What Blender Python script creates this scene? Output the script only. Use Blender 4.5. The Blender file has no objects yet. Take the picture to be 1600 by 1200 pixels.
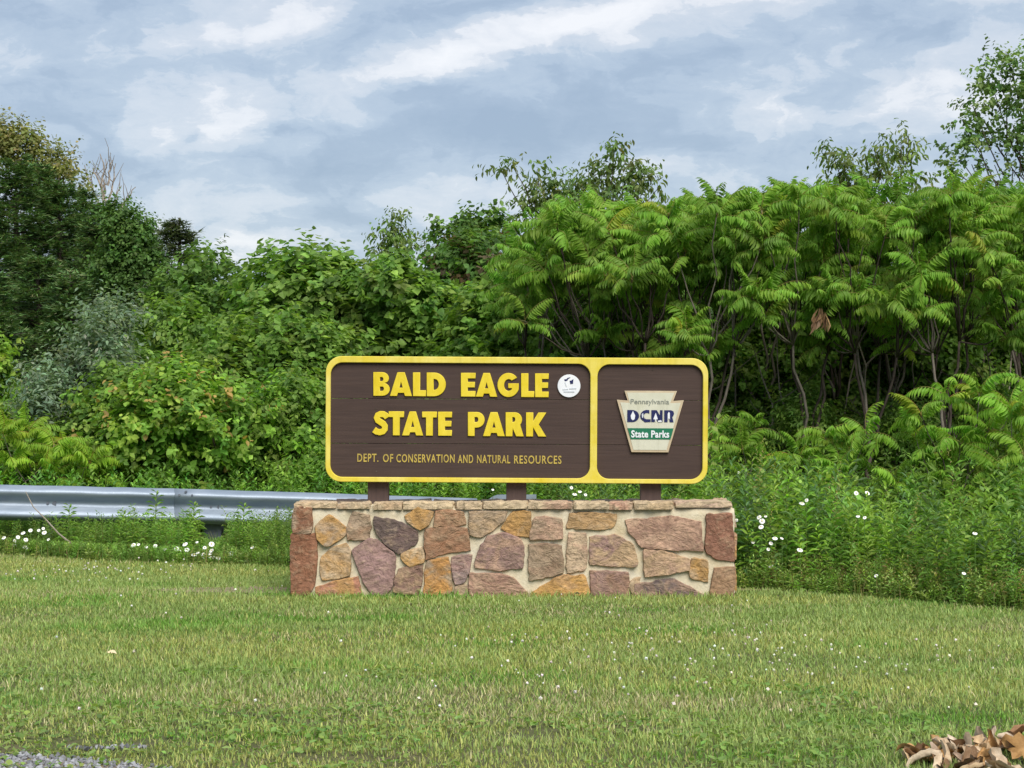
import bpy, math, random
import numpy as np
from mathutils import Vector, Matrix

rng = np.random.default_rng(7)
random.seed(7)
sc = bpy.context.scene
COL = sc.collection

# ------------------------------------------------------------------ camera
F = 2900.0          # focal length in photo pixels (1600 wide)
CH = 1.47           # eye height
cam_d = bpy.data.cameras.new('camera')
cam_d.sensor_width = 36.0
cam_d.lens = 36.0 * F / 1600.0
cam_d.clip_start = 0.1
cam_d.clip_end = 6000
cam = bpy.data.objects.new('camera', cam_d)
cam.location = (0, 0, CH)
cam.rotation_euler = (math.radians(90), 0, 0)
COL.objects.link(cam)
sc.camera = cam

# ------------------------------------------------------------------ render
sc.render.engine = 'CYCLES'
sc.cycles.use_denoising = True
sc.cycles.max_bounces = 8
sc.cycles.diffuse_bounces = 4
sc.cycles.transmission_bounces = 4
sc.view_settings.view_transform = 'Standard'
sc.view_settings.look = 'None'
sc.view_settings.gamma = 1.0
sc.view_settings.use_curve_mapping = False
sc.view_settings.exposure = 1.7

# ------------------------------------------------------------------ sun
SUN_EL, SUN_AZ = math.radians(47), math.radians(160)   # azimuth clockwise from +Y (behind, a little right)
sd = bpy.data.lights.new('sun', 'SUN')
sd.energy = 1.5
sd.angle = math.radians(40)
sd.color = (1.0, 0.95, 0.87)
sun = bpy.data.objects.new('sun', sd)
to_sun = Vector((math.sin(SUN_AZ) * math.cos(SUN_EL), math.cos(SUN_AZ) * math.cos(SUN_EL), math.sin(SUN_EL)))
sun.rotation_euler = to_sun.to_track_quat('Z', 'Y').to_euler()
sun.location = to_sun * 50
COL.objects.link(sun)


class NT:
    """small helper around a node tree"""
    def __init__(s, tree):
        s.t = tree; s.n = tree.nodes; s.l = tree.links

    def node(s, typ, **kw):
        n = s.n.new(typ)
        for k, v in kw.items():
            setattr(n, k, v)
        return n

    def put(s, sock, v):
        if isinstance(v, bpy.types.NodeSocket):
            s.l.new(v, sock)
        elif v is not None:
            sock.default_value = v

    def math(s, op, a, b=None, c=None, clamp=False):
        n = s.node('ShaderNodeMath', operation=op, use_clamp=clamp)
        s.put(n.inputs[0], a)
        if b is not None: s.put(n.inputs[1], b)
        if c is not None: s.put(n.inputs[2], c)
        return n.outputs[0]

    def noise(s, vec, scale, detail=4, rough=0.5, dist=0.0, col=False, w=None):
        n = s.node('ShaderNodeTexNoise')
        if vec is not None: s.l.new(vec, n.inputs['Vector'])
        n.inputs['Scale'].default_value = scale
        n.inputs['Detail'].default_value = detail
        n.inputs['Roughness'].default_value = rough
        n.inputs['Distortion'].default_value = dist
        return n.outputs['Color' if col else 'Fac']

    def ramp(s, fac, stops, interp='LINEAR'):
        n = s.node('ShaderNodeValToRGB')
        cr = n.color_ramp; cr.interpolation = interp
        while len(cr.elements) < len(stops): cr.elements.new(0.5)
        for e, (p, c) in zip(cr.elements, stops):
            e.position = p; e.color = (*c[:3], 1)
        s.put(n.inputs[0], fac)
        return n.outputs[0]

    def mix(s, fac, a, b, blend='MIX'):
        n = s.node('ShaderNodeMix', data_type='RGBA', blend_type=blend)
        s.put(n.inputs[0], fac)
        for i, v in ((6, a), (7, b)):
            if isinstance(v, bpy.types.NodeSocket): s.l.new(v, n.inputs[i])
            else: n.inputs[i].default_value = (*v[:3], 1)
        return n.outputs[2]

    def mapping(s, vec, scale=(1, 1, 1), loc=(0, 0, 0), rot=(0, 0, 0)):
        n = s.node('ShaderNodeMapping')
        s.l.new(vec, n.inputs['Vector'])
        n.inputs['Scale'].default_value = scale
        n.inputs['Location'].default_value = loc
        n.inputs['Rotation'].default_value = rot
        return n.outputs[0]


# ------------------------------------------------------------------ world
world = bpy.data.worlds.new('World')
sc.world = world
world.use_nodes = True
W = NT(world.node_tree)
W.n.clear()
wout = W.node('ShaderNodeOutputWorld')
bg = W.node('ShaderNodeBackground')
W.l.new(bg.outputs[0], wout.inputs[0])
bg.inputs['Strength'].default_value = 0.1
sky = W.node('ShaderNodeTexSky', sky_type='NISHITA')
sky.sun_disc = False
sky.sun_elevation = SUN_EL
sky.sun_rotation = SUN_AZ
tc = W.node('ShaderNodeTexCoord')
gen = tc.outputs['Generated']
wn = W.noise(W.mapping(gen, (14, 14, 34)), 1.0, 6, 0.6, col=True)
vs = W.node('ShaderNodeVectorMath', operation='SUBTRACT')
W.l.new(wn, vs.inputs[0]); vs.inputs[1].default_value = (0.5, 0.5, 0.5)
vsc = W.node('ShaderNodeVectorMath', operation='MULTIPLY')
W.l.new(vs.outputs[0], vsc.inputs[0]); vsc.inputs[1].default_value = (0.075, 0.0, 0.034)
va = W.node('ShaderNodeVectorMath', operation='ADD')
W.l.new(gen, va.inputs[0]); W.l.new(vsc.outputs[0], va.inputs[1])
sep = W.node('ShaderNodeSeparateXYZ'); W.l.new(va.outputs[0], sep.inputs[0])
sep0 = W.node('ShaderNodeSeparateXYZ'); W.l.new(gen, sep0.inputs[0])
# cloud deck seen in perspective
zz = W.math('ADD', W.math('MAXIMUM', sep0.outputs[2], 0.0), 0.12)
cq = W.node('ShaderNodeCombineXYZ')
W.l.new(W.math('DIVIDE', sep0.outputs[0], zz), cq.inputs[0])
W.l.new(W.math('DIVIDE', sep0.outputs[1], zz), cq.inputs[1])
n1 = W.noise(W.mapping(cq.outputs[0], (1.0, 1.0, 1), rot=(0, 0, 0.25)), 1.3, 9, 0.56, 0.5)
n2 = W.noise(W.mapping(cq.outputs[0], (1.0, 1.5, 1), (4.3, 2.2, 0)), 4.5, 6, 0.6, 0.4)
# where the bright and dark cloud masses of this sky stand (px, py, rx, ry, tilt, amount)
CL = [(775, 72, 235, 20, 0.23, .52), (410, 42, 115, 24, 0.22, .60), (300, 160, 95, 30, 0.0, .40),
      (520, 178, 95, 26, 0.1, .42), (300, 222, 65, 28, 0.0, .45), (1190, 190, 110, 22, 0.0, .34),
      (1460, 115, 120, 28, 0.25, .34), (1500, 180, 110, 40, 0.2, .30), (1180, 15, 160, 22, 0.1, .26),
      (640, 320, 260, 26, 0.0, .20), (350, 368, 150, 42, 0.0, .30), (60, 95, 120, 26, 0.0, .18),
      (1560, 20, 80, 24, 0.0, .25), (930, 28, 80, 22, 0.3, .25), (1000, 262, 260, 22, 0.0, .10),
      (860, 198, 260, 26, -0.03, -.55), (400, 258, 210, 18, 0.0, -.20), (470, 345, 85, 13, 0.0, -.40),
      (1060, 100, 220, 36, 0.15, -.18), (438, 206, 24, 10, 0.0, -.50), (640, 140, 90, 20, 0.1, -.30),
      (150, 30, 160, 26, 0.0, -.14), (300, 222, 14, 12, 0.0, -.35), (660, 20, 150, 22, 0.0, -.10),
      (1300, 150, 130, 22, 0.2, -.18), (90, 160, 120, 30, 0.0, -.08), (1200, 245, 120, 16, 0.0, -.10)]
L = None
for px, py, rx, ry, tilt, amp in CL:
    cx, cz = (px - 800) / F, (600 - py) / F
    dx = W.math('SUBTRACT', sep.outputs[0], cx * 0.985)
    dz = W.math('SUBTRACT', sep.outputs[2], cz * 0.985)
    ct, st = math.cos(tilt), math.sin(tilt)
    a = W.math('MULTIPLY_ADD', dz, st * F / rx, W.math('MULTIPLY', dx, ct * F / rx))
    b = W.math('MULTIPLY_ADD', dx, -st * F / ry, W.math('MULTIPLY', dz, ct * F / ry))
    r2 = W.math('ADD', W.math('MULTIPLY', a, a), W.math('MULTIPLY', b, b))
    e = W.math('MULTIPLY', W.math('EXPONENT', W.math('MULTIPLY', r2, -0.6)), amp)
    L = e if L is None else W.math('ADD', L, e)
v = W.math('MULTIPLY_ADD', n1, 0.36, 0.18)
v = W.math('MULTIPLY_ADD', n2, 0.20, v)
v = W.math('ADD', v, -0.005)
n3 = W.noise(W.mapping(va.outputs[0], (17, 17, 30), (1.7, 0, .6), (0, .12, 0)), 1.0, 8, 0.62, 0.25)
n3 = W.math('SUBTRACT', n3, 0.5)
v = W.math('MULTIPLY_ADD', n3, 1.05, v)
v = W.math('MULTIPLY_ADD', L, 0.66, v)
def sstep(x, a, b):
    n_ = W.node('ShaderNodeMapRange', interpolation_type='SMOOTHSTEP')
    W.l.new(x, n_.inputs['Value']); n_.inputs['From Min'].default_value = a; n_.inputs['From Max'].default_value = b
    return n_.outputs[0]
v0 = W.math('MULTIPLY_ADD', W.math('SUBTRACT', v, 0.5), 0.70, 0.40)
v0 = W.math('MULTIPLY_ADD', sstep(v, 0.50, 0.57), 0.10, v0)
v0 = W.math('MULTIPLY_ADD', sstep(v, 0.66, 0.74), 0.12, v0)
v = W.math('MULTIPLY_ADD', sstep(v, 0.33, 0.41), 0.07, v0)
SG = 10.0 * 0.322
cl = W.ramp(v, [(0.15, (.30, .385, .51)), (0.38, (.385, .47, .59)), (0.50, (.46, .54, .645)), (0.62, (.545, .605, .69)),
                (0.80, (.70, .725, .775)), (1.0, (.86, .86, .88))], 'LINEAR')
cls = W.node('ShaderNodeVectorMath', operation='SCALE')
W.l.new(cl, cls.inputs[0]); cls.inputs['Scale'].default_value = SG
W.l.new(W.mix(0.93, sky.outputs[0], cls.outputs[0]), bg.inputs['Color'])


# ------------------------------------------------------------------ helpers
def P(px, py, Y):
    """photo pixel at distance Y -> world point"""
    return Vector(((px - 800) * Y / F, Y, CH - (py - 600) * Y / F))

def PX(px, Y): return (px - 800) * Y / F
def PZ(py, Y): return CH - (py - 600) * Y / F
def GY(py): return F * CH / (py - 600)      # distance of a ground point seen at row py


def tag(o, label=None, cat=None, group=None, kind=None):
    if label: o['label'] = label
    if cat: o['category'] = cat
    if group: o['group'] = group
    if kind: o['kind'] = kind
    return o


def thing(name, loc, label, cat, group=None):
    o = bpy.data.objects.new(name, None)
    o.empty_display_size = 0.1
    o.location = loc
    COL.objects.link(o)
    return tag(o, label, cat, group)


class Soup:
    """collects geometry for ONE mesh"""
    def __init__(s):
        s.v = []; s.c = []; s.lp = []; s.ls = []; s.mi = []; s.nv = 0

    def add(s, V, Fc, col=(1, 1, 1), mat=0):
        V = np.asarray(V, float).reshape(-1, 3)
        s.v.append(V)
        c = np.asarray(col, float)
        if c.ndim == 1: c = np.tile(c[:3], (len(V), 1))
        s.c.append(c)
        s.lp.append(np.concatenate([np.asarray(f) for f in Fc]) + s.nv)
        s.ls.append(np.array([len(f) for f in Fc]))
        s.mi.append(np.full(len(Fc), mat))
        s.nv += len(V)

    def batch(s, T, Fc, Pn, R, S, col, mat=0):
        """n copies of template T(k,3): Pn(n,3) R(n,3,3) columns=axes S(n,) or (n,3) col(n,3)"""
        T = np.asarray(T, float); n = len(Pn); k = len(T)
        if n == 0: return
        S = np.asarray(S, float)
        if S.ndim == 1: S = np.repeat(S[:, None], 3, 1)
        V = np.einsum('nij,nkj->nki', R, T[None] * S[:, None, :]) + Pn[:, None, :]
        s.v.append(V.reshape(-1, 3))
        s.c.append(np.repeat(col, k, 0))
        flat = np.concatenate([np.asarray(f) for f in Fc])
        s.lp.append((flat[None] + (np.arange(n) * k)[:, None]).ravel() + s.nv)
        s.ls.append(np.tile([len(f) for f in Fc], n))
        s.mi.append(np.full(n * len(Fc), mat))
        s.nv += n * k

    def tube(s, pts, rad, sides=6, col=(1, 1, 1), mat=0, cap=True):
        pts = np.asarray(pts, float); m = len(pts)
        rad = np.broadcast_to(np.asarray(rad, float), (m,))
        t = np.gradient(pts, axis=0); t /= np.linalg.norm(t, axis=1)[:, None] + 1e-9
        ref = np.array([0.31, 0.95, 0.07])
        a = np.cross(t, ref); a /= np.linalg.norm(a, axis=1)[:, None] + 1e-9
        b = np.cross(t, a)
        an = np.arange(sides) * 2 * math.pi / sides
        V = pts[:, None] + rad[:, None, None] * (np.cos(an)[None, :, None] * a[:, None] + np.sin(an)[None, :, None] * b[:, None])
        Fc = []
        for i in range(m - 1):
            for j in range(sides):
                k = (j + 1) % sides
                Fc.append((i * sides + j, i * sides + k, (i + 1) * sides + k, (i + 1) * sides + j))
        if cap:
            Fc.append(tuple(range(sides))[::-1]); Fc.append(tuple((m - 1) * sides + j for j in range(sides)))
        s.add(V.reshape(-1, 3), Fc, col, mat)

    def box(s, lo, hi, col=(1, 1, 1), mat=0):
        x0, y0, z0 = lo; x1, y1, z1 = hi
        V = [(x0, y0, z0), (x1, y0, z0), (x1, y1, z0), (x0, y1, z0), (x0, y0, z1), (x1, y0, z1), (x1, y1, z1), (x0, y1, z1)]
        s.add(V, [(0, 3, 2, 1), (4, 5, 6, 7), (0, 1, 5, 4), (1, 2, 6, 5), (2, 3, 7, 6), (3, 0, 4, 7)], col, mat)

    def mesh(s, name, mats, origin=(0, 0, 0), smooth=False):
        me = bpy.data.meshes.new(name)
        V = np.concatenate(s.v) - np.asarray(origin)
        lp = np.concatenate(s.lp); ls = np.concatenate(s.ls)
        me.vertices.add(len(V)); me.vertices.foreach_set('co', V.astype(np.float32).ravel())
        me.loops.add(len(lp)); me.loops.foreach_set('vertex_index', lp.astype(np.int32))
        me.polygons.add(len(ls))
        st = np.concatenate([[0], np.cumsum(ls)[:-1]]).astype(np.int32)
        me.polygons.foreach_set('loop_start', st)
        me.polygons.foreach_set('material_index', np.concatenate(s.mi).astype(np.int32))
        me.polygons.foreach_set('use_smooth', np.full(len(ls), smooth))
        at = me.attributes.new('col', 'FLOAT_COLOR', 'POINT')
        C = np.ones((len(V), 4), np.float32); C[:, :3] = np.concatenate(s.c)
        at.data.foreach_set('color', C.ravel())
        me.update(calc_edges=True)
        for m in (mats if isinstance(mats, (list, tuple)) else [mats]):
            me.materials.append(m)
        return me

    def build(s, name, mats, parent=None, smooth=False, kind=None, label=None, cat=None, group=None):
        org = parent.location if parent is not None else (0, 0, 0)
        if parent is not None and parent.parent is not None:
            org = Vector(parent.location) + Vector(parent.parent.location)
        o = bpy.data.objects.new(name, s.mesh(name, mats, tuple(org), smooth))
        COL.objects.link(o)
        if parent is not None: o.parent = parent
        return tag(o, label, cat, group, kind)


def link(name, me, parent, loc=(0, 0, 0), rot=None, scale=None):
    o = bpy.data.objects.new(name, me)
    o.parent = parent
    o.location = loc
    if rot is not None: o.rotation_euler = rot
    if scale is not None: o.scale = scale
    COL.objects.link(o)
    return o


# ------------------------------------------------------------------ materials
def mat(name):
    m = bpy.data.materials.new(name); m.use_nodes = True
    t = NT(m.node_tree); t.n.clear()
    out = t.node('ShaderNodeOutputMaterial')
    return m, t, out


def princ(t, out, base, rough=0.7, spec=0.3, metal=0.0, bump=None, bstr=0.3, bdist=0.01):
    p = t.node('ShaderNodeBsdfPrincipled')
    if isinstance(base, bpy.types.NodeSocket): t.l.new(base, p.inputs['Base Color'])
    else: p.inputs['Base Color'].default_value = (*base, 1)
    t.put(p.inputs['Roughness'], rough)
    p.inputs['Specular IOR Level'].default_value = spec
    t.put(p.inputs['Metallic'], metal)
    if bump is not None:
        b = t.node('ShaderNodeBump'); b.inputs['Strength'].default_value = bstr
        b.inputs['Distance'].default_value = bdist
        t.l.new(bump, b.inputs['Height']); t.l.new(b.outputs[0], p.inputs['Normal'])
    t.l.new(p.outputs[0], out.inputs[0])
    return p


def leaf_material(name, trans=0.46, rough=0.5, spec=0.25, gain=1.0):
    m, t, out = mat(name)
    a = t.node('ShaderNodeAttribute', attribute_name='col')
    oi = t.node('ShaderNodeObjectInfo')
    geo = t.node('ShaderNodeNewGeometry')
    nz = t.noise(geo.outputs['Position'], 2.2, 3, 0.6)
    c = t.mix(1.0, a.outputs['Color'], oi.outputs['Color'], 'MULTIPLY')
    c = t.mix(1.0, c, (gain * 1.08, gain * 1.03, gain * .92), 'MULTIPLY')
    c2 = t.mix(t.math('MULTIPLY', nz, 0.55), c, (.78, 1.0, .72), 'MULTIPLY')
    p = t.node('ShaderNodeBsdfPrincipled'); t.l.new(c2, p.inputs['Base Color'])
    p.inputs['Roughness'].default_value = rough; p.inputs['Specular IOR Level'].default_value = spec
    tr = t.node('ShaderNodeBsdfTranslucent')
    t.l.new(t.mix(1.0, c2, (1.3, 1.35, .6), 'MULTIPLY'), tr.inputs[0])
    ms = t.node('ShaderNodeMixShader'); ms.inputs[0].default_value = trans
    t.l.new(p.outputs[0], ms.inputs[1]); t.l.new(tr.outputs[0], ms.inputs[2])
    t.l.new(ms.outputs[0], out.inputs[0])
    return m


def bark_material(name, c1, c2):
    m, t, out = mat(name)
    tcn = t.node('ShaderNodeTexCoord')
    n = t.noise(t.mapping(tcn.outputs['Object'], (20, 20, 5)), 1.5, 5, 0.65)
    princ(t, out, t.ramp(n, [(0.3, c1), (0.7, c2)]), 0.9, 0.1, bump=n, bstr=0.6, bdist=0.01)
    return m

M_LEAF = leaf_material('leaf', gain=1.85)
M_NEEDLE = leaf_material('needles', 0.2, 0.7, 0.1, gain=2.0)
M_GRASS = leaf_material('grass_blades', 0.35, 0.6, 0.15)
M_BARK = bark_material('bark_grey', (.085, .07, .058), (.23, .20, .165))
M_BARKD = bark_material('bark_dark', (.03, .022, .018), (.10, .08, .065))
M_BARKP = bark_material('bark_pale', (.18, .15, .12), (.38, .33, .28))

# painted brown wood
def wood(name, base, dark, grain=(3, 3, 60)):
    m, t, out = mat(name)
    tcn = t.node('ShaderNodeTexCoord')
    n = t.noise(t.mapping(tcn.outputs['Object'], grain), 1.0, 5, 0.6)
    n2 = t.noise(tcn.outputs['Object'], 2.5, 4, 0.6)
    c = t.ramp(n, [(0.3, dark), (0.65, base)])
    c = t.mix(t.math('MULTIPLY', n2, 0.5), c, tuple(x * 1.35 + .01 for x in base))
    princ(t, out, c, 0.68, 0.25, bump=n, bstr=0.35, bdist=0.004)
    return m
M_BROWN = wood('brown_painted_wood', (.054, .033, .027), (.036, .022, .019))
M_BROWNP = wood('brown_post_wood', (.085, .055, .048), (.055, .036, .032), (40, 40, 3))
def paint(name, c, c2, rough=0.5, sc_=9):
    m, t, out = mat(name)
    tcn = t.node('ShaderNodeTexCoord')
    n = t.noise(tcn.outputs['Object'], sc_, 5, 0.65)
    n_b = t.noise(t.mapping(tcn.outputs['Object'], (30, 30, 4)), 1.0, 4, 0.6)
    pc = t.ramp(n, [(0.35, c), (0.72, c2)])
    pc = t.mix(t.math('MULTIPLY', t.ramp(n_b, [(.5, (0, 0, 0)), (.75, (1, 1, 1))]), .30), pc, tuple(q * .55 for q in c))
    princ(t, out, pc, rough, 0.35, bump=n, bstr=0.1, bdist=0.003)
    return m
M_YELLOW = paint('yellow_paint', (.62, .465, .012), (.70, .56, .05))
M_FRAME = paint('yellow_frame_paint', (.60, .47, .022), (.70, .60, .16), 0.55, 5)
M_YSMALL = paint('faded_yellow_paint', (.50, .37, .07), (.30, .22, .06), 0.6, 25)
M_CREAM = paint('cream_paint', (.50, .49, .38), (.57, .56, .46))
M_EDGE = paint('tan_edge', (.50, .41, .28), (.43, .33, .22))
M_NAVY = paint('navy_paint', (.008, .012, .07), (.012, .016, .09))
M_GREEN = paint('green_paint', (.008, .13, .065), (.012, .15, .075))
M_WHITE = paint('white_paint', (.66, .68, .72), (.72, .73, .75))
M_GREY = paint('grey_print', (.20, .21, .18), (.26, .27, .23))
M_PALEG = paint('pale_grey_print', (.50, .53, .58), (.55, .58, .62))

# stone
def stone_material():
    m, t, out = mat('field_stone')
    tcn = t.node('ShaderNodeTexCoord')
    oi = t.node('ShaderNodeObjectInfo')
    rv = t.node('ShaderNodeVectorMath', operation='SCALE')
    cx = t.node('ShaderNodeCombineXYZ'); t.l.new(oi.outputs['Random'], cx.inputs[0]); t.l.new(oi.outputs['Random'], cx.inputs[2])
    t.l.new(cx.outputs[0], rv.inputs[0]); rv.inputs['Scale'].default_value = 40
    ad = t.node('ShaderNodeVectorMath', operation='ADD'); t.l.new(tcn.outputs['Object'], ad.inputs[0]); t.l.new(rv.outputs[0], ad.inputs[1])
    pos = ad.outputs[0]
    a2 = t.node('ShaderNodeAttribute', attribute_name='tint', attribute_type='OBJECT')
    big = t.noise(t.mapping(pos, (5.5, 5.5, 7.5), rot=(0, .5, 0)), 1.0, 4, 0.55, 0.9)
    fine = t.noise(pos, 38, 6, 0.7)
    mid = t.noise(t.mapping(pos, (1, 1, 1.6), rot=(0, -.6, 0)), 14, 6, 0.65, 0.8)
    f = t.ramp(big, [(0.42, (0, 0, 0)), (0.60, (1, 1, 1))])
    c = t.mix(f, oi.outputs['Color'], a2.outputs['Color'])
    c = t.mix(t.math('MULTIPLY', t.ramp(mid, [(0.50, (0, 0, 0)), (0.72, (1, 1, 1))]), 0.42), c, (.50, .40, .27))
    c = t.mix(t.math('MULTIPLY', t.ramp(mid, [(0.22, (1, 1, 1)), (0.44, (0, 0, 0))]), 0.5), c, (.10, .055, .04))
    c = t.mix(0.75, c, t.ramp(fine, [(0.28, (.44, .42, .41)), (0.5, (.98, .98, .98)), (0.72, (1.45, 1.43, 1.38))]), 'MULTIPLY')
    h = t.math('MULTIPLY_ADD', mid, 2.2, t.math('MULTIPLY', fine, 0.6))
    dirt = t.noise(t.mapping(pos, (3, 3, 3)), 2.2, 5, 0.6)
    c = t.mix(t.math('MULTIPLY', t.ramp(dirt, [(.45, (0, 0, 0)), (.7, (1, 1, 1))]), .35), c, (.13, .10, .075))
    c = t.mix(1.0, c, (.98, .93, .90), 'MULTIPLY')
    princ(t, out, c, 0.85, 0.2, bump=h, bstr=0.75, bdist=0.012)
    return m
M_STONE = stone_material()
mm, t_, o_ = mat('mortar')
tcn = t_.node('ShaderNodeTexCoord')
nb = t_.noise(tcn.outputs['Object'], 6, 5, 0.6); nf = t_.noise(tcn.outputs['Object'], 60, 5, 0.7)
cc = t_.ramp(nb, [(0.3, (.52, .43, .28)), (0.55, (.61, .54, .40)), (0.75, (.57, .53, .43))])
cc = t_.mix(0.6, cc, t_.ramp(nf, [(0.3, (.8, .8, .8)), (0.7, (1.1, 1.1, 1.1))]), 'MULTIPLY')
princ(t_, o_, cc, 0.9, 0.15, bump=nf, bstr=0.7, bdist=0.008)
M_MORTAR = mm

# galvanised steel
mm, t_, o_ = mat('galvanised_steel')
tcn = t_.node('ShaderNodeTexCoord')
nb = t_.noise(t_.mapping(tcn.outputs['Object'], (1.2, 1, 6)), 2, 5, 0.6); nf = t_.noise(tcn.outputs['Object'], 45, 3, 0.6)
cc = t_.ramp(nb, [(0.3, (.19, .235, .30)), (0.7, (.30, .35, .42))])
princ(t_, o_, cc, t_.math('MULTIPLY_ADD', nf, 0.2, 0.42), 0.5, 0.35, bump=nf, bstr=0.12, bdist=0.003)
M_STEEL = mm
M_PSTEEL = paint('weathered_steel', (.10, .115, .15), (.17, .18, .21), 0.6, 12)

# earth under everything
mm, t_, o_ = mat('earth')
geo = t_.node('ShaderNodeNewGeometry')
nb = t_.noise(geo.outputs['Position'], 0.9, 6, 0.6); nf = t_.noise(geo.outputs['Position'], 22, 6, 0.7)
cc = t_.ramp(nb, [(0.35, (.075, .10, .032)), (0.62, (.12, .12, .055))])
cc = t_.mix(t_.ramp(nf, [(0.45, (0, 0, 0)), (0.7, (1, 1, 1))]), cc, (.15, .125, .08))
princ(t_, o_, cc, 0.95, 0.1, bump=nf, bstr=0.8, bdist=0.03)
M_EARTH = mm
mm, t_, o_ = mat('dry_soil')
geo = t_.node('ShaderNodeNewGeometry')
nf = t_.noise(geo.outputs['Position'], 30, 6, 0.7)
princ(t_, o_, t_.ramp(nf, [(0.3, (.19, .14, .09)), (0.7, (.36, .29, .20))]), 0.95, 0.1, bump=nf, bstr=0.8, bdist=0.02)
M_SOIL = mm
mm, t_, o_ = mat('gravel_stone')
a_ = t_.node('ShaderNodeAttribute', attribute_name='col')
geo = t_.node('ShaderNodeNewGeometry')
princ(t_, o_, t_.mix(0.5, a_.outputs['Color'], t_.ramp(t_.noise(geo.outputs['Position'], 90, 4, 0.6), [(0.3, (.7, .7, .7)), (0.7, (1.2, 1.2, 1.2))]), 'MULTIPLY'), 0.85, 0.2)
M_GRAVEL = mm
mm, t_, o_ = mat('dry_leaf')
oi = t_.node('ShaderNodeObjectInfo'); tcn = t_.node('ShaderNodeTexCoord')
nn = t_.noise(tcn.outputs['Object'], 40, 5, 0.65)
cc = t_.mix(0.9, oi.outputs['Color'], t_.ramp(nn, [(0.3, (.6, .52, .45)), (0.65, (1.1, 1.08, 1.05))]), 'MULTIPLY')
princ(t_, o_, cc, 0.6, 0.3, bump=nn, bstr=0.5, bdist=0.004)
M_DRY = mm
mm, t_, o_ = mat('petal')
a_ = t_.node('ShaderNodeAttribute', attribute_name='col')
princ(t_, o_, a_.outputs['Color'], 0.6, 0.2)
M_PETAL = mm


# ------------------------------------------------------------------ ground
def edgeY(x):      # where the mown lawn ends and the tall weeds begin
    return np.interp(x, [-8, -4.39, -3.2, -1.76, 1.62, 2.23, 2.68, 3.28, 6], [17.3, 15.9, 15.25, 14.85, 13.3, 12.95, 12.55, 11.95, 10.3])

def sheet(name, xs, ys, z, m, amp=0.0):
    X, Yy = np.meshgrid(xs, ys); Z = np.full(X.shape, z)
    if amp: Z = Z + amp * (np.sin(X * 3.1 + Yy) + np.sin(Yy * 2.3 - X * 1.7)) * (np.hypot(X, Yy - 13) < 25)
    s = Soup(); V = np.stack([X, Yy, Z], -1).reshape(-1, 3); nx = len(xs)
    Fc = [(j * nx + i, j * nx + i + 1, (j + 1) * nx + i + 1, (j + 1) * nx + i) for j in range(len(ys) - 1) for i in range(nx - 1)]
    s.add(V, Fc)
    return s.build(name, m, smooth=True, kind='structure')

ax = np.concatenate([[-2500, -600, -150, -40], np.linspace(-14, 14, 57), [40, 150, 600, 2500]])
ay = np.concatenate([[-2500, -300, -20, 0], np.linspace(4, 30, 53), [60, 150, 600, 2500]])
sheet('ground', ax, ay, 0.0, M_EARTH, 0.004)

def patch(name, cx, cy, rx, ry, z, m, n=40, seed=1):
    r = np.random.default_rng(seed)
    s = Soup(); an = np.linspace(0, 2 * math.pi, n, endpoint=False)
    k = 1 + 0.13 * np.sin(an * 3 + seed) + 0.09 * np.sin(an * 7 + 2 * seed) + 0.05 * r.normal(size=n)
    V = np.stack([cx + rx * k * np.cos(an), cy + ry * k * np.sin(an), np.full(n, z)], -1)
    V = np.concatenate([V, [[cx, cy, z + .004]]])
    s.add(V, [(i, (i + 1) % n, n) for i in range(n)])
    return s.build(name, m, kind='structure')
patch('bare_soil', 2.02, 13.30, .55, .22, .013, M_SOIL, seed=3)
patch('bare_soil', -1.95, 13.15, .55, .20, .013, M_SOIL, seed=5)

# gravel shoulder in the near left corner
GRX = lambda x: np.interp(x, [-6, -2.05, -1.8, -1.55, -1.3, -1.0], [7.50, 7.32, 7.22, 7.14, 7.02, 6.6])
s = Soup(); n = 30
xs = np.linspace(-6, -1.0, n)
V = np.concatenate([np.stack([xs, GRX(xs), np.full(n, .014)], -1), np.stack([xs, np.full(n, 4.5), np.full(n, .014)], -1)])
s.add(V, [(i, n + i, n + i + 1, i + 1) for i in range(n - 1)])
s.build('gravel_shoulder', M_SOIL, kind='structure')
# loose gravel stones
OCT = np.array([(1, 0, 0), (-1, 0, 0), (0, 1, 0), (0, -1, 0), (0, 0, 1), (0, 0, -1)], float)
OCF = [(0, 2, 4), (2, 1, 4), (1, 3, 4), (3, 0, 4), (2, 0, 5), (1, 2, 5), (3, 1, 5), (0, 3, 5)]

def rand_rot(n, r=rng):
    q = r.normal(size=(n, 4)); q /= np.linalg.norm(q, axis=1)[:, None]
    w, x, y, z = q.T
    return np.stack([np.stack([1 - 2 * (y * y + z * z), 2 * (x * y - z * w), 2 * (x * z + y * w)], -1),
                     np.stack([2 * (x * y + z * w), 1 - 2 * (x * x + z * z), 2 * (y * z - x * w)], -1),
                     np.stack([2 * (x * z - y * w), 2 * (y * z + x * w), 1 - 2 * (x * x + y * y)], -1)], 1)
n = 9000
gx = rng.uniform(-2.9, -0.7, n); gy = rng.uniform(6.0, 7.5, n)
ok = gy < GRX(gx) + rng.normal(size=n) * .03
ok |= (np.hypot((gx + 1.62) / .16, (gy - 7.42) / .03) < 1)
gx, gy = gx[ok], gy[ok]; n = len(gx)
s = Soup()
cg = rng.uniform(.12, .34, n)[:, None] * np.array([[1.0, 1.02, 1.08]])
s.batch(OCT, OCF, np.stack([gx, gy, np.full(n, .018)], -1), rand_rot(n), rng.uniform(.005, .016, n)[:, None] * rng.uniform(.6, 1.3, (n, 3)), cg)
s.build('gravel', M_GRAVEL, kind='stuff', label='pale grey gravel at the road edge in the near left corner')


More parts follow.
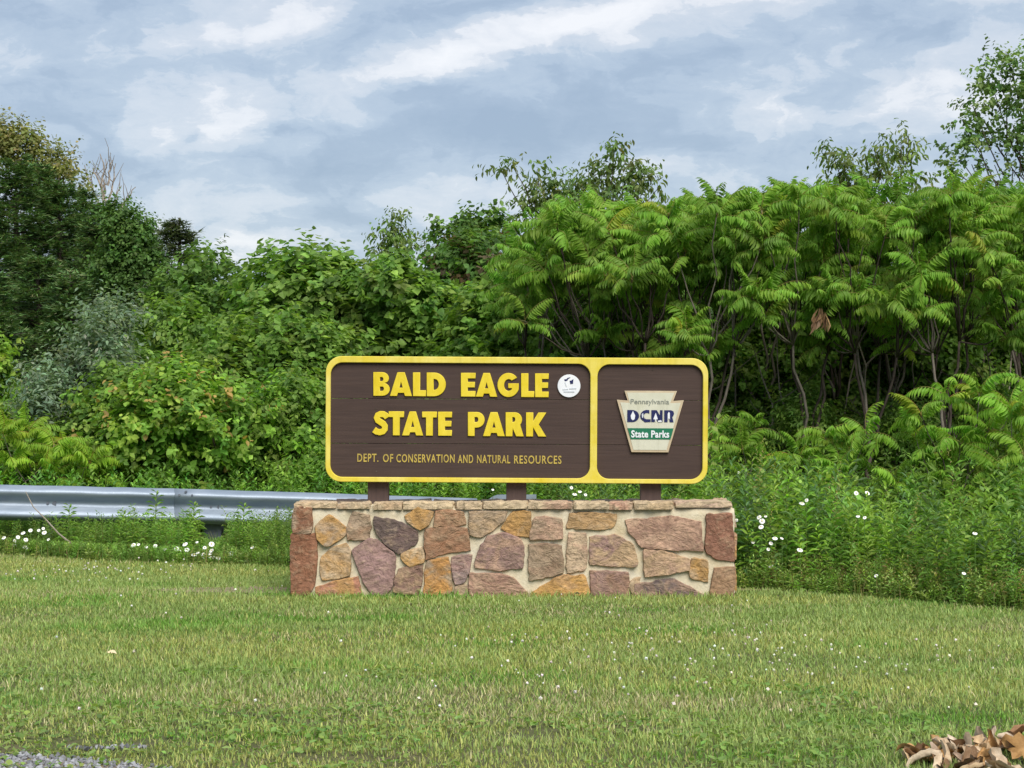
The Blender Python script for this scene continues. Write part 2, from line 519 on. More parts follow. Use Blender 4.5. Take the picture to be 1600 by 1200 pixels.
# ------------------------------------------------------------------ vegetation maths
def norm(v): return v / (np.linalg.norm(v, axis=-1, keepdims=True) + 1e-9)

def frames(d, up):
    x = norm(d); y = norm(np.cross(up, x)); z = np.cross(x, y)
    return np.stack([x, y, z], -1)

# leaf templates: length along x, folded about the midrib
def leaf_t(w=.36, fold=.10, droop=.12, wp=.38):
    V = np.array([(0, 0, 0), (wp, 0, -fold * .7), (1, 0, -droop), (wp, w, fold * .3), (wp + .32, w * .72, 0), (wp, -w, fold * .3), (wp + .32, -w * .72, 0)], float)
    return V, [(0, 1, 3), (1, 2, 4, 3), (0, 5, 1), (1, 5, 6, 2)]
T_OV = leaf_t(.36); T_HEART = leaf_t(.50, .12, .2, .30); T_LANCE = leaf_t(.13, .05, .30, .4); T_NARROW = leaf_t(.20, .05, .2, .42)
T_NEED = (np.array([(0, -.05, 0), (1, 0, .02), (0, .05, 0), (.45, 0, .05)], float), [(0, 1, 3), (3, 1, 2)])

def palette(cols, n, jit=.18, r=rng, w=None):
    cols = np.asarray(cols, float)
    i = r.choice(len(cols), n, p=w)
    return np.clip(cols[i] * (1 + jit * r.normal(size=(n, 1))) * (1 + .06 * r.normal(size=(n, 3))), .003, .9)

def twig_cloud(s, blobs, ntw, tlen, nl, T, lsize, cols, droop=.35, up=.45, shell=(.5, 1.0), tip=None, r=rng, w=None, upbias=.0, zmin=.02):
    """twigs with leaves filling a set of ellipsoids"""
    B = np.asarray(blobs, float)
    area = B[:, 3] * B[:, 5] + B[:, 4] * B[:, 5] + B[:, 3] * B[:, 4]
    bi = r.choice(len(B), ntw, p=area / area.sum())
    d = norm(r.normal(size=(ntw, 3)) + np.array([0, 0, upbias]))
    rad = shell[0] + (shell[1] - shell[0]) * r.random(ntw) ** .7
    base = B[bi, :3] + d * rad[:, None] * B[bi, 3:6]
    td = norm(d * .7 + np.array([0, 0, up]) + r.normal(size=(ntw, 3)) * .45)
    L_ = tlen * r.uniform(.6, 1.3, ntw)
    t = (np.arange(nl) + .6) / nl
    pos = base[:, None] + td[:, None] * (L_[:, None] * t[None])[..., None]
    pos[..., 2] -= droop * .35 * (L_[:, None] * t[None] ** 2)
    side = norm(np.cross(td, r.normal(size=(ntw, 3))))
    sd2 = norm(np.cross(td, side))
    ph = np.arange(nl) * 2.4 + r.random((ntw, 1)) * 6.28
    sv = np.cos(ph)[..., None] * side[:, None] + np.sin(ph)[..., None] * sd2[:, None]
    ld = norm(td[:, None] * .45 + sv * .85 + r.normal(size=(ntw, nl, 3)) * .2 - np.array([0, 0, droop]))
    un = norm(np.array([0, 0, 1.0]) + d[:, None] * .7 + r.normal(size=(ntw, nl, 3)) * .45)
    ccol = palette(cols, ntw, .14, r, w)
    lc = np.repeat(ccol[:, None], nl, 1) * (1 + .16 * r.normal(size=(ntw, nl, 1)))
    if tip is not None:
        f = (t[None, :, None] > .72) * (r.random((ntw, 1, 1)) < tip[1]) * (d[:, None, 2:3] > -.3)
        lc = lc * (1 - f) + np.asarray(tip[0]) * f * (1 + .2 * r.normal(size=(ntw, nl, 1)))
    S = lsize * r.uniform(.65, 1.25, (ntw, nl))
    S = S * (1 - .35 * t[None] ** 3)
    pos = pos.reshape(-1, 3); k = pos[:, 2] > zmin
    R = frames(ld.reshape(-1, 3), un.reshape(-1, 3))
    s.batch(T[0], T[1], pos[k], R[k], S.reshape(-1)[k], np.clip(lc.reshape(-1, 3)[k], .004, .9))
    return base, td, L_

def curve_pts(a, b, n=6, sag=0.0, wob=.05, r=rng):
    a = np.asarray(a, float); b = np.asarray(b, float)
    t = np.linspace(0, 1, n)[:, None]
    p = a + (b - a) * t
    p[:, 2] += sag * np.sin(math.pi * t[:, 0])
    l = np.linalg.norm(b - a)
    w_ = r.normal(size=(n, 3)) * wob * l; w_[0] = 0; w_[-1] = 0
    return p + w_ * np.array([1, 1, .5])

def lumps(px, topy, Y, hw, Yd=None, n=16, base=0.0, r=rng, ratio=1.0):
    """ellipsoid lumps that make a bush: centre column px, top row topy, half width hw (photo pixels)"""
    k = Y / F; H = PZ(topy, Y) - base; rx = hw * k; ry = Yd or rx * .8
    cx = PX(px, Y)
    out = [(cx, Y, base + H * .45, rx * .66, ry * .7, H * .42)]
    for i in range(n):
        th = r.uniform(0, 2 * math.pi); ph = r.uniform(-.2, 1.0)
        c = math.sqrt(max(0, 1 - ph * ph))
        rr = r.uniform(.30, .48) * min(rx, H * .5)
        out.append((cx + (rx - rr) * c * math.cos(th), Y + (ry - rr * .8) * c * math.sin(th), base + H * .48 + (H * .52 - rr) * ph,
                    rr * r.uniform(.9, 1.3), rr, rr * r.uniform(.75, 1.0)))
    return out

def bush(name, label, cat, px, topy, Y, hw, cols, nleaf, lsize, T=T_OV, tlen=.28, nl=9, n=16, Yd=None, group=None, bark=None, seed=0, tip=None,
         w=None, droop=.35, up=.45, blobs=None, stems=5, base=0.0, trunk_px=None, shell=(.5, 1.0)):
    r = np.random.default_rng(seed + 100)
    if blobs is None: B = lumps(px, topy, Y, hw, Yd, n, base, r)
    else:
        B = [(PX(b[0], Y), Y + (r.uniform(-.5, .5) * b[2] * Y / F), PZ(b[1], Y), b[2] * Y / F, b[2] * Y / F, (b[3] if len(b) > 3 else b[2]) * Y / F) for b in blobs]
    gx = PX(trunk_px if trunk_px is not None else px, Y)
    root = thing(name, (gx, Y, 0), label, cat, group)
    s = Soup()
    twig_cloud(s, B, max(3, nleaf // nl), tlen, nl, T, lsize, cols, tip=tip, r=r, w=w, droop=droop, up=up, shell=shell)
    s.build('foliage', M_LEAF, root, kind='stuff')
    st = Soup()
    H = max(b[2] for b in B)
    if blobs is None:
        for i in range(stems):
            b = B[1 + (i * 3) % (len(B) - 1)]
            p = curve_pts((gx + r.normal() * .12, Y + r.normal() * .1, -.03), (b[0], b[1], b[2]), 6, .1, .04, r)
            st.tube(p, np.linspace(.028, .008, 6) * (H / 2.5), 5)
    else:
        zf = min(b[2] for b in B) * .75
        st.tube(curve_pts((gx, Y, -.03), (gx, Y, zf), 6, 0, .02, r), np.linspace(.03, .018, 6) * H / 4, 6)
        for b in B:
            p = curve_pts((gx, Y, zf * r.uniform(.8, 1)), (b[0], b[1], b[2] + b[5] * .3), 7, -.1, .03, r)
            st.tube(p, np.linspace(.014, .004, 7) * H / 4, 5)
    st.build('stem' if blobs is None else 'trunk', bark or M_BARKD, root)
    return root


# ------------------------------------------------------------------ stone wall
def vnoise(x, y, seed, scale):
    r = np.random.default_rng(seed); G = r.random((64, 64))
    u = (x * scale) % 64; v_ = (y * scale) % 64
    i = u.astype(int); j = v_.astype(int); fu = u - i; fv = v_ - j
    fu = fu * fu * (3 - 2 * fu); fv = fv * fv * (3 - 2 * fv)
    i1 = (i + 1) % 64; j1 = (j + 1) % 64
    return (G[i, j] * (1 - fu) + G[i1, j] * fu) * (1 - fv) + (G[i, j1] * (1 - fu) + G[i1, j1] * fu) * fv
def fbm(x, y, seed, scale): return (vnoise(x, y, seed, scale) + .5 * vnoise(x + 9, y + 3, seed + 1, scale * 2.1) + .25 * vnoise(x + 5, y + 7, seed + 2, scale * 4.3)) / 1.75


YW = 12.80
def C1(pts): return [(450 + x / 4.5714, 760 + y / 4.5714) for x, y in pts]
def C2(pts): return [(780 + x / 4.1026, 760 + y / 4.1026) for x, y in pts]
TAN = (.40, .29, .175); TAN2 = (.46, .36, .24); ORG = (.46, .24, .07); RUST = (.20, .085, .045); MAUVE = (.27, .175, .165)
PINK = (.42, .28, .205); BRN = (.25, .155, .095); CHAR = (.085, .065, .068); GOLD = (.42, .25, .085); GREYT = (.33, .26, .185)
STN = [
 (C1([(50,158),(110,150),(165,160),(160,325),(100,330),(40,325)]), GREYT, RUST, 'pinkish tan corner stone'),
 (C1([(25,352),(100,345),(205,352),(195,560),(185,690),(150,765),(25,780)]), RUST, (.26,.12,.07), 'tall rust red corner stone'),
 (C1([(205,290),(290,210),(410,300),(400,350),(270,425),(215,370)]), GREYT, GOLD, None),
 (C1([(432,300),(465,190),(575,215),(575,372),(430,375)]), GREYT, BRN, None),
 (C1([(620,222),(760,250),(915,320),(915,400),(790,475),(690,400),(625,300)]), CHAR, (.12,.08,.08), 'charcoal stone with a tan rim'),
 (C1([(840,215),(930,160),(1030,190),(1000,270),(940,300),(860,255)]), GOLD, TAN, None),
 (C1([(1065,180),(1245,185),(1260,270),(1050,285)]), (.34,.19,.11), TAN, None),
 (C1([(1300,185),(1560,185),(1530,250),(1380,360),(1305,340)]), TAN, GREYT, None),
 (C1([(985,312),(1130,300),(1270,305),(1290,455),(1150,460),(990,525)]), (.29,.15,.085), BRN, None),
 (C1([(465,465),(570,380),(640,395),(760,500),(740,700),(690,770),(610,775),(560,700),(510,590)]), MAUVE, (.31,.20,.20), 'large mauve stone'),
 (C1([(250,505),(330,440),(410,415),(440,460),(435,630),(250,665),(235,620)]), TAN2, GOLD, None),
 (C1([(210,720),(340,682),(490,650),(515,790),(205,775)]), (.50,.29,.11), (.38,.18,.12), None),
 (C1([(820,485),(955,440),(965,540),(870,562),(815,512)]), TAN2, GOLD, None),
 (C1([(800,600),(960,575),(930,765),(760,748),(770,680)]), (.20,.12,.10), TAN, None),
 (C1([(1000,542),(1140,515),(1165,740),(1100,770),(975,762),(985,620)]), ORG, GREYT, 'orange stone'),
 (C1([(1172,515),(1310,500),(1260,680),(1195,690),(1178,600)]), MAUVE, (.24,.19,.19), None),
 (C1([(1195,722),(1275,715),(1272,778),(1195,778)]), GREYT, TAN, None),
 ([(744,886),(748,862),(763,840),(790,835),(812,844),(817,862),(815,887),(780,889)], PINK, MAUVE, 'large pink and mauve stone'),
 ([(735,897),(780,899),(800,904),(822,926),(820,933),(735,933)], (.30,.18,.14), PINK, None),
 (C2([(20,270),(90,170),(195,170),(190,318),(80,300)]), GOLD, (.34,.2,.07), None),
 (C2([(240,203),(320,205),(392,215),(402,330),(205,338),(212,270)]), PINK, GREYT, None),
 (C2([(462,175),(740,180),(735,230),(710,272),(440,265)]), (.40,.26,.12), TAN, None),
 (C2([(200,380),(300,376),(395,385),(400,550),(300,575),(200,602)]), (.26,.18,.125), GREYT, None),
 (C2([(447,305),(555,310),(550,530),(438,548)]), (.46,.36,.25), PINK, None),
 (C2([(590,330),(740,320),(850,372),(880,480),(865,512),(590,495)]), TAN, MAUVE, None),
 (C2([(822,218),(960,215),(1100,200),(1285,232),(1300,412),(1100,398),(920,385),(835,290)]), PINK, (.26,.16,.12), 'largest stone, pinkish tan'),
 (C2([(1335,188),(1490,182),(1502,475),(1400,455),(1335,430)]), (.20,.09,.06), (.25,.12,.08), 'dark red brown corner stone'),
 (C2([(935,405),(1080,430),(1218,470),(1210,540),(940,572)]), PINK, TAN, None),
 (C2([(1238,470),(1328,482),(1332,606),(1230,582)]), TAN, GOLD, None),
 (C2([(215,682),(370,592),(530,570),(572,680),(560,708),(212,712)]), (.50,.29,.085), (.44,.27,.12), 'golden orange stone at the foot of the wall'),
 (C2([(590,545),(820,560),(822,700),(598,705)]), (.27,.165,.12), MAUVE, None),
 (C2([(875,625),(1120,604),(1240,660),(1320,700),(1310,710),(870,705)]), (.10,.08,.09), PINK, 'dark purple stone'),
 (C2([(1385,532),(1505,525),(1497,716),(1355,716)]), (.30,.19,.11), BRN, None),
 (C2([(835,640),(870,600),(905,590),(860,690)]), TAN2, TAN, None),
]
wall = thing('stone_wall', (P(802, 0, YW).x, YW + .28, 0), 'low mortared wall of brown, tan and mauve field stones with flat capstones under the park sign', 'wall')
xl, xr = PX(458, YW), PX(1147, YW)
ZT = PZ(796, YW)
# mortar body with an uneven face
def grid_body(x0, x1, y0, y1, z0, z1, parent):
    s = Soup(); nx, nz, ny = 70, 16, 12
    per = [(x, y0, 0) for x in np.linspace(x0, x1, nx)] + [(x1, y, 1) for y in np.linspace(y0, y1, ny)[1:]] + \
          [(x, y1, 2) for x in np.linspace(x1, x0, nx)[1:]] + [(x0, y, 3) for y in np.linspace(y1, y0, ny)[1:-1]]
    m_ = len(per); V = []
    for z in np.linspace(z0, z1, nz):
        for x, y, sd_ in per:
            j = rng.normal(size=3) * .0035
            V.append((x + j[0], y + j[1], z + (j[2] if z0 < z < z1 else 0)))
    Fc = [(k * m_ + i, k * m_ + (i + 1) % m_, (k + 1) * m_ + (i + 1) % m_, (k + 1) * m_ + i) for k in range(nz - 1) for i in range(m_)]
    Fc.append(tuple((nz - 1) * m_ + i for i in range(m_)))
    s.add(V, Fc)
    return s.build('mortar', M_MORTAR, parent, smooth=True)
grid_body(xl, xr, YW, YW + .56, -.05, ZT + .004, wall)

def stone_mesh(poly, Yf, proud, seed, grow=0.0):
    """poly in world (x,z); returns a soup of a hewn stone face standing proud of plane Y=Yf"""
    r = np.random.default_rng(seed)
    pts = []
    m_ = len(poly)
    for i in range(m_):
        a = np.array(poly[i]); b = np.array(poly[(i + 1) % m_])
        l = np.linalg.norm(b - a); k = max(2, int(l / .022))
        for j in range(k):
            p = a + (b - a) * j / k
            nrm_ = np.array([b[1] - a[1], a[0] - b[0]]) / (l + 1e-9)
            pts.append(p + nrm_ * (r.normal() * .0032))
    pts = np.array(pts)
    if grow:
        cg_ = pts.mean(0); dd = pts - cg_; pts = pts + dd / np.linalg.norm(dd, axis=1)[:, None] * grow
    pts = (np.roll(pts, 1, 0) + pts * 10 + np.roll(pts, -1, 0)) / 12
    c = pts.mean(0); m_ = len(pts)
    tiltx, tiltz = r.normal(size=2) * .03
    V = []
    R_ = np.linalg.norm(pts - c, axis=1).mean()
    def hf(q):
        u, w2 = q[:, 0] + 7 + seed * .37, q[:, 1] + 3
        f = vnoise(u, w2 + .4 * u, seed, 11.0) * .014 + np.abs(vnoise(u + .3 * w2, w2, seed + 5, 22.0) - .5) * .008 + vnoise(u, w2, seed + 9, 70.0) * .0015
        return f - .008
    for inset, fr, dep in ((0, 0, -.03), (0.000, 0, .30), (.0018, 0, .78), (.005, 0, .98), (0, .16, 1), (0, .30, 1), (0, .44, 1), (0, .58, 1), (0, .72, 1), (0, .86, 1)):
        dv = c - pts; L_ = np.linalg.norm(dv, axis=1)[:, None]
        q = pts + dv / L_ * np.minimum(inset, L_ * .93) + dv * fr
        y = Yf - dep * proud if dep > 0 else np.full(m_, Yf + .03)
        y = y + np.zeros(m_)
        if dep > .3: y = y - hf(q) * min(1, dep) + r.normal(size=m_) * .0008 + (q[:, 0] - c[0]) * tiltx * dep + (q[:, 1] - c[1]) * tiltz * dep
        V.append(np.stack([q[:, 0], y, q[:, 1]], -1))
    nr = len(V); cc0 = Yf - proud - hf(c[None])[0]; V = np.concatenate(V + [np.array([[c[0], cc0, c[1]]])])
    Fc = [(k * m_ + i, (k + 1) * m_ + i, (k + 1) * m_ + (i + 1) % m_, k * m_ + (i + 1) % m_) for k in range(nr - 1) for i in range(m_)]
    Fc += [((nr - 1) * m_ + i, nr * m_, (nr - 1) * m_ + (i + 1) % m_) for i in range(m_)]
    s = Soup(); s.add(V, Fc)
    return s

def ccw(poly):
    a = sum(poly[i][0] * poly[(i + 1) % len(poly)][1] - poly[(i + 1) % len(poly)][0] * poly[i][1] for i in range(len(poly)))
    return poly if a > 0 else poly[::-1]

for i, (poly, c1, c2, lab) in enumerate(STN):
    w_ = ccw([(PX(x, YW - .015), PZ(y, YW - .015)) for x, y in poly])
    s = stone_mesh(w_, YW, random.uniform(.018, .030), i, .0155)
    o = s.build('stone', M_STONE, wall, smooth=False, label=lab)
    mu = lambda c_: tuple(q * .95 + m_ * .09 for q, m_ in zip(c_, (.42, .33, .25)))
    c1, c2 = mu(c1), mu(c2)
    o.color = (*c1, 1); o['tint'] = [c2[0], c2[1], c2[2]]
# side and back faces carry stones too
def field_stones(face, n, ulen, h):
    cols = [TAN, PINK, MAUVE, BRN, RUST, GOLD, GREYT]
    u = 0.02; k = 0
    rows = [(.02, .22), (.25, .43), (.46, h - .03)]
    for z0, z1 in rows:
        u = .02
        while u < ulen - .08:
            w_ = min(random.uniform(.14, .34), ulen - .02 - u)
            j = lambda: random.uniform(-.018, .018)
            poly = ccw([(u + .012 + j() * .4, z0 + abs(j())), (u + w_ - .015, z0 + j() * .5), (u + w_ - .015, z1 + j() * .5), (u + w_ * .5, z1 + .004), (u + .012, z1 - abs(j()))])
            s = stone_mesh(poly, 0, .02, 900 + k + n * 100); k += 1
            V = np.concatenate(s.v)
            if face == 'back': V2 = np.stack([xr - V[:, 0], YW + .56 - V[:, 1], V[:, 2]], -1)
            elif face == 'right': V2 = np.stack([xr - V[:, 1], YW + V[:, 0], V[:, 2]], -1)
            else: V2 = np.stack([xl + V[:, 1], YW + .56 - V[:, 0], V[:, 2]], -1)
            s.v = [V2]
            o = s.build('stone', M_STONE, wall)
            o.color = (*random.choice(cols), 1); o['tint'] = list(random.choice(cols))
            u += w_ + .01
field_stones('back', 1, xr - xl, ZT); field_stones('right', 2, .56, ZT); field_stones('left', 3, .56, ZT)

# capstones: thin flags bedded on the wall top
def slab(x0, x1, y0, y1, z0, z1, seed, parent, col, col2):
    r = np.random.default_rng(seed); pts = []
    for a, b, k in (((x0, y0), (x1, y0), 8), ((x1, y0), (x1, y1), 5), ((x1, y1), (x0, y1), 8), ((x0, y1), (x0, y0), 5)):
        for j in range(k):
            p = np.array(a) + (np.array(b) - np.array(a)) * j / k
            pts.append(p + r.normal(size=2) * .0075)
    pts = np.array(pts); c = pts.mean(0); m_ = len(pts); V = []
    for f, z, jz in ((.985, z0, .0005), (1.0, z0 + (z1 - z0) * .35, .001), (.995, z0 + (z1 - z0) * .8, .0035), (.965, z1, .0042), (.6, z1 + .003, .002)):
        q = c + (pts - c) * f + r.normal(size=pts.shape) * .0018
        V.append(np.stack([q[:, 0], q[:, 1], z + r.normal(size=m_) * jz], -1))
    nr = len(V); V = np.concatenate(V + [np.array([[c[0], c[1], z1 + .004]])])
    Fc = [(k * m_ + i, k * m_ + (i + 1) % m_, (k + 1) * m_ + (i + 1) % m_, (k + 1) * m_ + i) for k in range(nr - 1) for i in range(m_)]
    Fc += [((nr - 1) * m_ + i, (nr - 1) * m_ + (i + 1) % m_, nr * m_) for i in range(m_)]
    Fc.append(tuple(range(m_))[::-1])
    s = Soup(); s.add(V, Fc)
    o = s.build('capstone', M_STONE, parent); o.color = (*col, 1); o['tint'] = list(col2)
CAPT = [(461,524,786,794),(529,578,787,795),(583,627,786,796.5),(629,708,785.5,796),(711,754,786,796),(756,824,785.5,795),(826,894,785,795),
        (897,949,785,795.5),(952,987,785.5,796.5),(990,1052,785,796),(1055,1144,784,793)]
capc = [tuple(min(.62, q * 1.18) for q in k) for k in [(.47,.37,.24),(.40,.31,.21),(.44,.33,.21),(.50,.41,.27),(.46,.37,.25),(.48,.40,.27),(.38,.26,.19),(.50,.42,.29),(.36,.23,.17),(.45,.35,.22),(.43,.32,.25)]]
Yc = YW - .03
for i, (x0, x1, y0, y1) in enumerate(CAPT):
    slab(PX(x0, Yc), PX(x1, Yc), Yc + random.uniform(-.008, .012), Yc + .19, PZ(y1, Yc), PZ(y0, Yc), 40 + i, wall, capc[i], (.50, .41, .28))
xx = xl - .01
k = 0
while xx < xr - .05:
    w_ = random.uniform(.2, .42); x1 = min(xx + w_, xr + .01)
    slab(xx, x1 - .015, YW + .345, YW + .585, ZT + .002, ZT + random.uniform(.028, .045), 70 + k, wall, random.choice(capc), (.50, .40, .28)); xx = x1; k += 1
s = Soup(); s.box((xl + .01, YW + .02, ZT), (xr - .01, YW + .54, ZT + .024)); s.build('mortar_bed', M_MORTAR, wall)

# ------------------------------------------------------------------ park sign
YS = 12.975
def curve_mesh(name, polys, Yf, depth, m, parent, bevel=.0, inpx=True, scale_f=None):
    """flat outline(s) with holes in photo pixels -> solid plate whose front is at Y=Yf"""
    cu = bpy.data.curves.new(name, 'CURVE'); cu.dimensions = '2D'; cu.fill_mode = 'BOTH'
    cu.extrude = depth / 2 - bevel; cu.bevel_depth = bevel; cu.bevel_resolution = 1
    if bevel: cu.offset = -bevel
    for poly in polys:
        sp = cu.splines.new('POLY'); sp.points.add(len(poly) - 1)
        for p, (x, y) in zip(sp.points, poly):
            p.co = (PX(x, Yf), PZ(y, Yf), 0, 1)
        sp.use_cyclic_u = True
    ob = bpy.data.objects.new(name, cu); COL.objects.link(ob)
    dg = bpy.context.evaluated_depsgraph_get()
    me = bpy.data.meshes.new_from_object(ob.evaluated_get(dg))
    bpy.data.objects.remove(ob); bpy.data.curves.remove(cu)
    me.name = name
    return finish_flat(name, me, Yf, depth, m, parent)

def world_of(parent):
    v_ = Vector((0, 0, 0)); q = parent
    while q is not None: v_ += Vector(q.location); q = q.parent
    return v_

def finish_flat(name, me, Yf, depth, m, parent):
    V = np.empty(len(me.vertices) * 3); me.vertices.foreach_get('co', V); V = V.reshape(-1, 3)
    W_ = np.stack([V[:, 0], Yf + depth / 2 - V[:, 2], V[:, 1]], -1) - np.array(world_of(parent))
    me.vertices.foreach_set('co', W_.ravel()); me.update()
    me.materials.clear(); me.materials.append(m)
    o = bpy.data.objects.new(name, me); o.parent = parent; COL.objects.link(o)
    return o

def rrect(x0, y0, x1, y1, r, n=8):
    out = []
    for cx, cy, a0 in ((x1 - r, y0 + r, -90), (x1 - r, y1 - r, 0), (x0 + r, y1 - r, 90), (x0 + r, y0 + r, 180)):
        for k in range(n + 1):
            a = math.radians(a0 + 90 * k / n); out.append((cx + r * math.cos(a), cy + r * math.sin(a)))
    return out

def text_mesh(name, body, x0, x1, ytop, ybot, Yf, depth, m, parent, bold=0.0, shear=0.0, space=1.0):
    cu = bpy.data.curves.new(name, 'FONT'); cu.body = body; cu.extrude = 0.05; cu.offset = bold; cu.shear = shear
    cu.space_character = space; cu.resolution_u = 3
    ob = bpy.data.objects.new(name, cu); COL.objects.link(ob)
    dg = bpy.context.evaluated_depsgraph_get()
    me = bpy.data.meshes.new_from_object(ob.evaluated_get(dg))
    bpy.data.objects.remove(ob); bpy.data.curves.remove(cu)
    V = np.empty(len(me.vertices) * 3); me.vertices.foreach_get('co', V); V = V.reshape(-1, 3)
    lo, hi = V.min(0), V.max(0)
    X0, X1 = PX(x0, Yf), PX(x1, Yf); Z1, Z0 = PZ(ytop, Yf), PZ(ybot, Yf)
    V[:, 0] = X0 + (V[:, 0] - lo[0]) / (hi[0] - lo[0]) * (X1 - X0)
    V[:, 1] = Z0 + (V[:, 1] - lo[1]) / (hi[1] - lo[1]) * (Z1 - Z0)
    V[:, 2] = (V[:, 2] - (lo[2] + hi[2]) / 2) / (hi[2] - lo[2]) * depth
    me.vertices.foreach_set('co', V.ravel())
    return finish_flat(name, me, Yf, depth, m, parent)

sign = thing('park_sign', (PX(806, YS), YS + .05, 0), 'brown wooden park sign with yellow rim and raised letters on three posts behind the wall', 'sign')
# planks of the brown board
for (y0, y1) in ((560, 624), (624.5, 694), (694.5, 752)):
    curve_mesh('plank', [rrect(508, y0, 1103, y1, 14 if False else 2, 2) if y0 == 624.5 else
               ([(508, y1), (508, y0 + 22), (514, y0 + 8), (528, y0), (1082, y0), (1097, y0 + 8), (1103, y0 + 22), (1103, y1)] if y0 == 560 else
                [(508, y0), (1103, y0), (1103, y1 - 22), (1097, y1 - 8), (1082, y1), (528, y1), (514, y1 - 8), (508, y1 - 22)])],
               YS, .045, M_BROWN, sign, .002)
fr_o = rrect(507, 558, 1104.5, 754.5, 25)
fr_l = rrect(514.5, 568, 920.5, 747, 19)
fr_r = rrect(931.5, 568.5, 1096.5, 747.5, 19)
curve_mesh('frame', [fr_o, fr_l, fr_r], YS - .026, .06, M_FRAME, sign, .004)
# posts
for x0, x1 in ((573.5, 606), (790, 821.5), (1000, 1032)):
    s = Soup(); yb = YS + .05
    s.box((PX(x0, yb), yb, -.1), (PX(x1, yb), yb + .10, PZ(570, yb)))
    o = s.build('post', M_BROWNP, sign)
    b = o.modifiers.new('bevel', 'BEVEL'); b.width = .005; b.segments = 2

for px in (589, 806, 1016):
    for py in (577, 640, 676, 712, 738):
        if px == 806 and py == 712: continue
        c = P(px + random.uniform(-4, 4), py, YS - .002); s = Soup(); s.tube([(c.x, c.y, c.z), (c.x, c.y + .004, c.z)], .006, 8); s.build('screw', M_BARKD, sign)
# letters, drawn on a 196 unit tall grid
def arc(cx, cy, rx, ry, a0, a1, n=10):
    return [(cx + rx * math.cos(math.radians(a0 + (a1 - a0) * k / n)), cy + ry * math.sin(math.radians(a0 + (a1 - a0) * k / n))) for k in range(n + 1)]
def glyph(ch, w):
    if ch == 'B':
        return [[(0, 0)] + arc(w - 62, 55, 62, 55, -90, 75, 8) + arc(w - 66, 146, 58, 50, -40, 90, 7) + [(0, 196)],
                [(56, 42), (56, 76)] + arc(76, 59, 12, 17, 90, -90, 5), [(56, 122), (56, 154)] + arc(72, 138, 11, 16, 90, -90, 5)]
    if ch == 'A': return [[(0, 0), (64, 196), (w - 64, 196), (w, 0), (w - 62, 0), (w - 70, 26), (70, 26), (62, 0)], [(w / 2 - 14, 70), (w / 2 + 14, 70), (w / 2, 118)]]
    if ch == 'L': return [[(0, 0), (0, 196), (60, 196), (60, 50), (w, 50), (w, 0)]]
    if ch == 'D': return [[(0, 0)] + arc(w - 98, 98, 98, 98, -90, 90, 14) + [(0, 196)], [(58, 54), (58, 142)] + arc(66, 98, 34, 44, 90, -90, 8)]
    if ch == 'E': return [[(0, 0), (0, 196), (w, 196), (w, 150), (58, 150), (58, 122), (w - 5, 122), (w - 5, 76), (58, 76), (58, 47), (w, 47), (w, 0)]]
    if ch == 'G':
        o = arc(w / 2 + 4, 98, w / 2 + 2, 100, 38, 330, 22)
        return [o + [(w, 62), (w, 112), (92, 112), (92, 72), (124, 72)] + arc(w / 2 + 6, 98, 38, 48, 310, 48, 12)]
    if ch == 'S':
        cl_ = [(122, 142), (110, 160), (90, 171), (66, 172), (44, 162), (36, 142), (44, 122), (66, 108), (88, 94), (102, 76), (102, 50), (88, 32), (62, 24), (34, 30), (14, 46)]
        c = np.array(cl_, float) * [w / 135, 1]; t = norm(np.gradient(c, axis=0)); nn_ = np.stack([-t[:, 1], t[:, 0]], -1) * 26
        return [[tuple(p) for p in c + nn_] + [tuple(p) for p in (c - nn_)[::-1]]]
    if ch == 'T': return [[(0, 196), (w, 196), (w, 148), (w / 2 + 30, 148), (w / 2 + 30, 0), (w / 2 - 30, 0), (w / 2 - 30, 148), (0, 148)]]
    if ch == 'P': return [[(0, 0), (0, 196)] + arc(w - 64, 132, 64, 64, 90, -90, 12) + [(58, 68), (58, 0)], [(56, 114), (56, 154)] + arc(74, 134, 12, 20, 90, -90, 5)]
    if ch == 'R': return [[(0, 0), (0, 196)] + arc(w - 76, 136, 60, 60, 90, -42, 9) + [(w, 0), (w - 66, 0), (60, 64), (58, 0)], [(56, 118), (56, 156)] + arc(68, 137, 11, 19, 90, -90, 5)]
    if ch == 'K': return [[(0, 0), (0, 196), (60, 196), (60, 126), (102, 196), (w - 2, 196), (w - 64, 100), (w, 0), (w - 68, 0), (60, 74), (60, 0)]]
LET1 = [('B', 60, 198), ('A', 197, 385), ('L', 390, 500), ('D', 505, 665), ('E', 790, 912), ('A', 913, 1095), ('G', 1092, 1272), ('L', 1292, 1402), ('E', 1408, 1522)]
LET2 = [('S', 55, 190), ('T', 190, 318), ('A', 300, 480), ('T', 468, 592), ('E', 602, 718), ('P', 850, 990), ('A', 975, 1160), ('R', 1165, 1318), ('K', 1335, 1505)]
YL = YS - .011
for row, yt, yb in ((LET1, 41, 240), (LET2, 367, 568)):
    for ci, (ch, a, b_) in enumerate(row):
        if ch in 'S': a -= 2; b_ += 2
        g = glyph(ch, b_ - a)
        dy = 3 * (a - 60) / 1400
        polys = [[(570 + (a + x) / 5.333, 575 + (yt + dy + (196 - y) / 196 * (yb - yt)) / 5.333) for x, y in pl] for pl in g]
        yo = YL - .0006 * (ci % 2) - (.0003 if row is LET2 else 0)
        curve_mesh('letter', polys, yo, .015 - .0001 * ci, M_YELLOW, sign, .003)
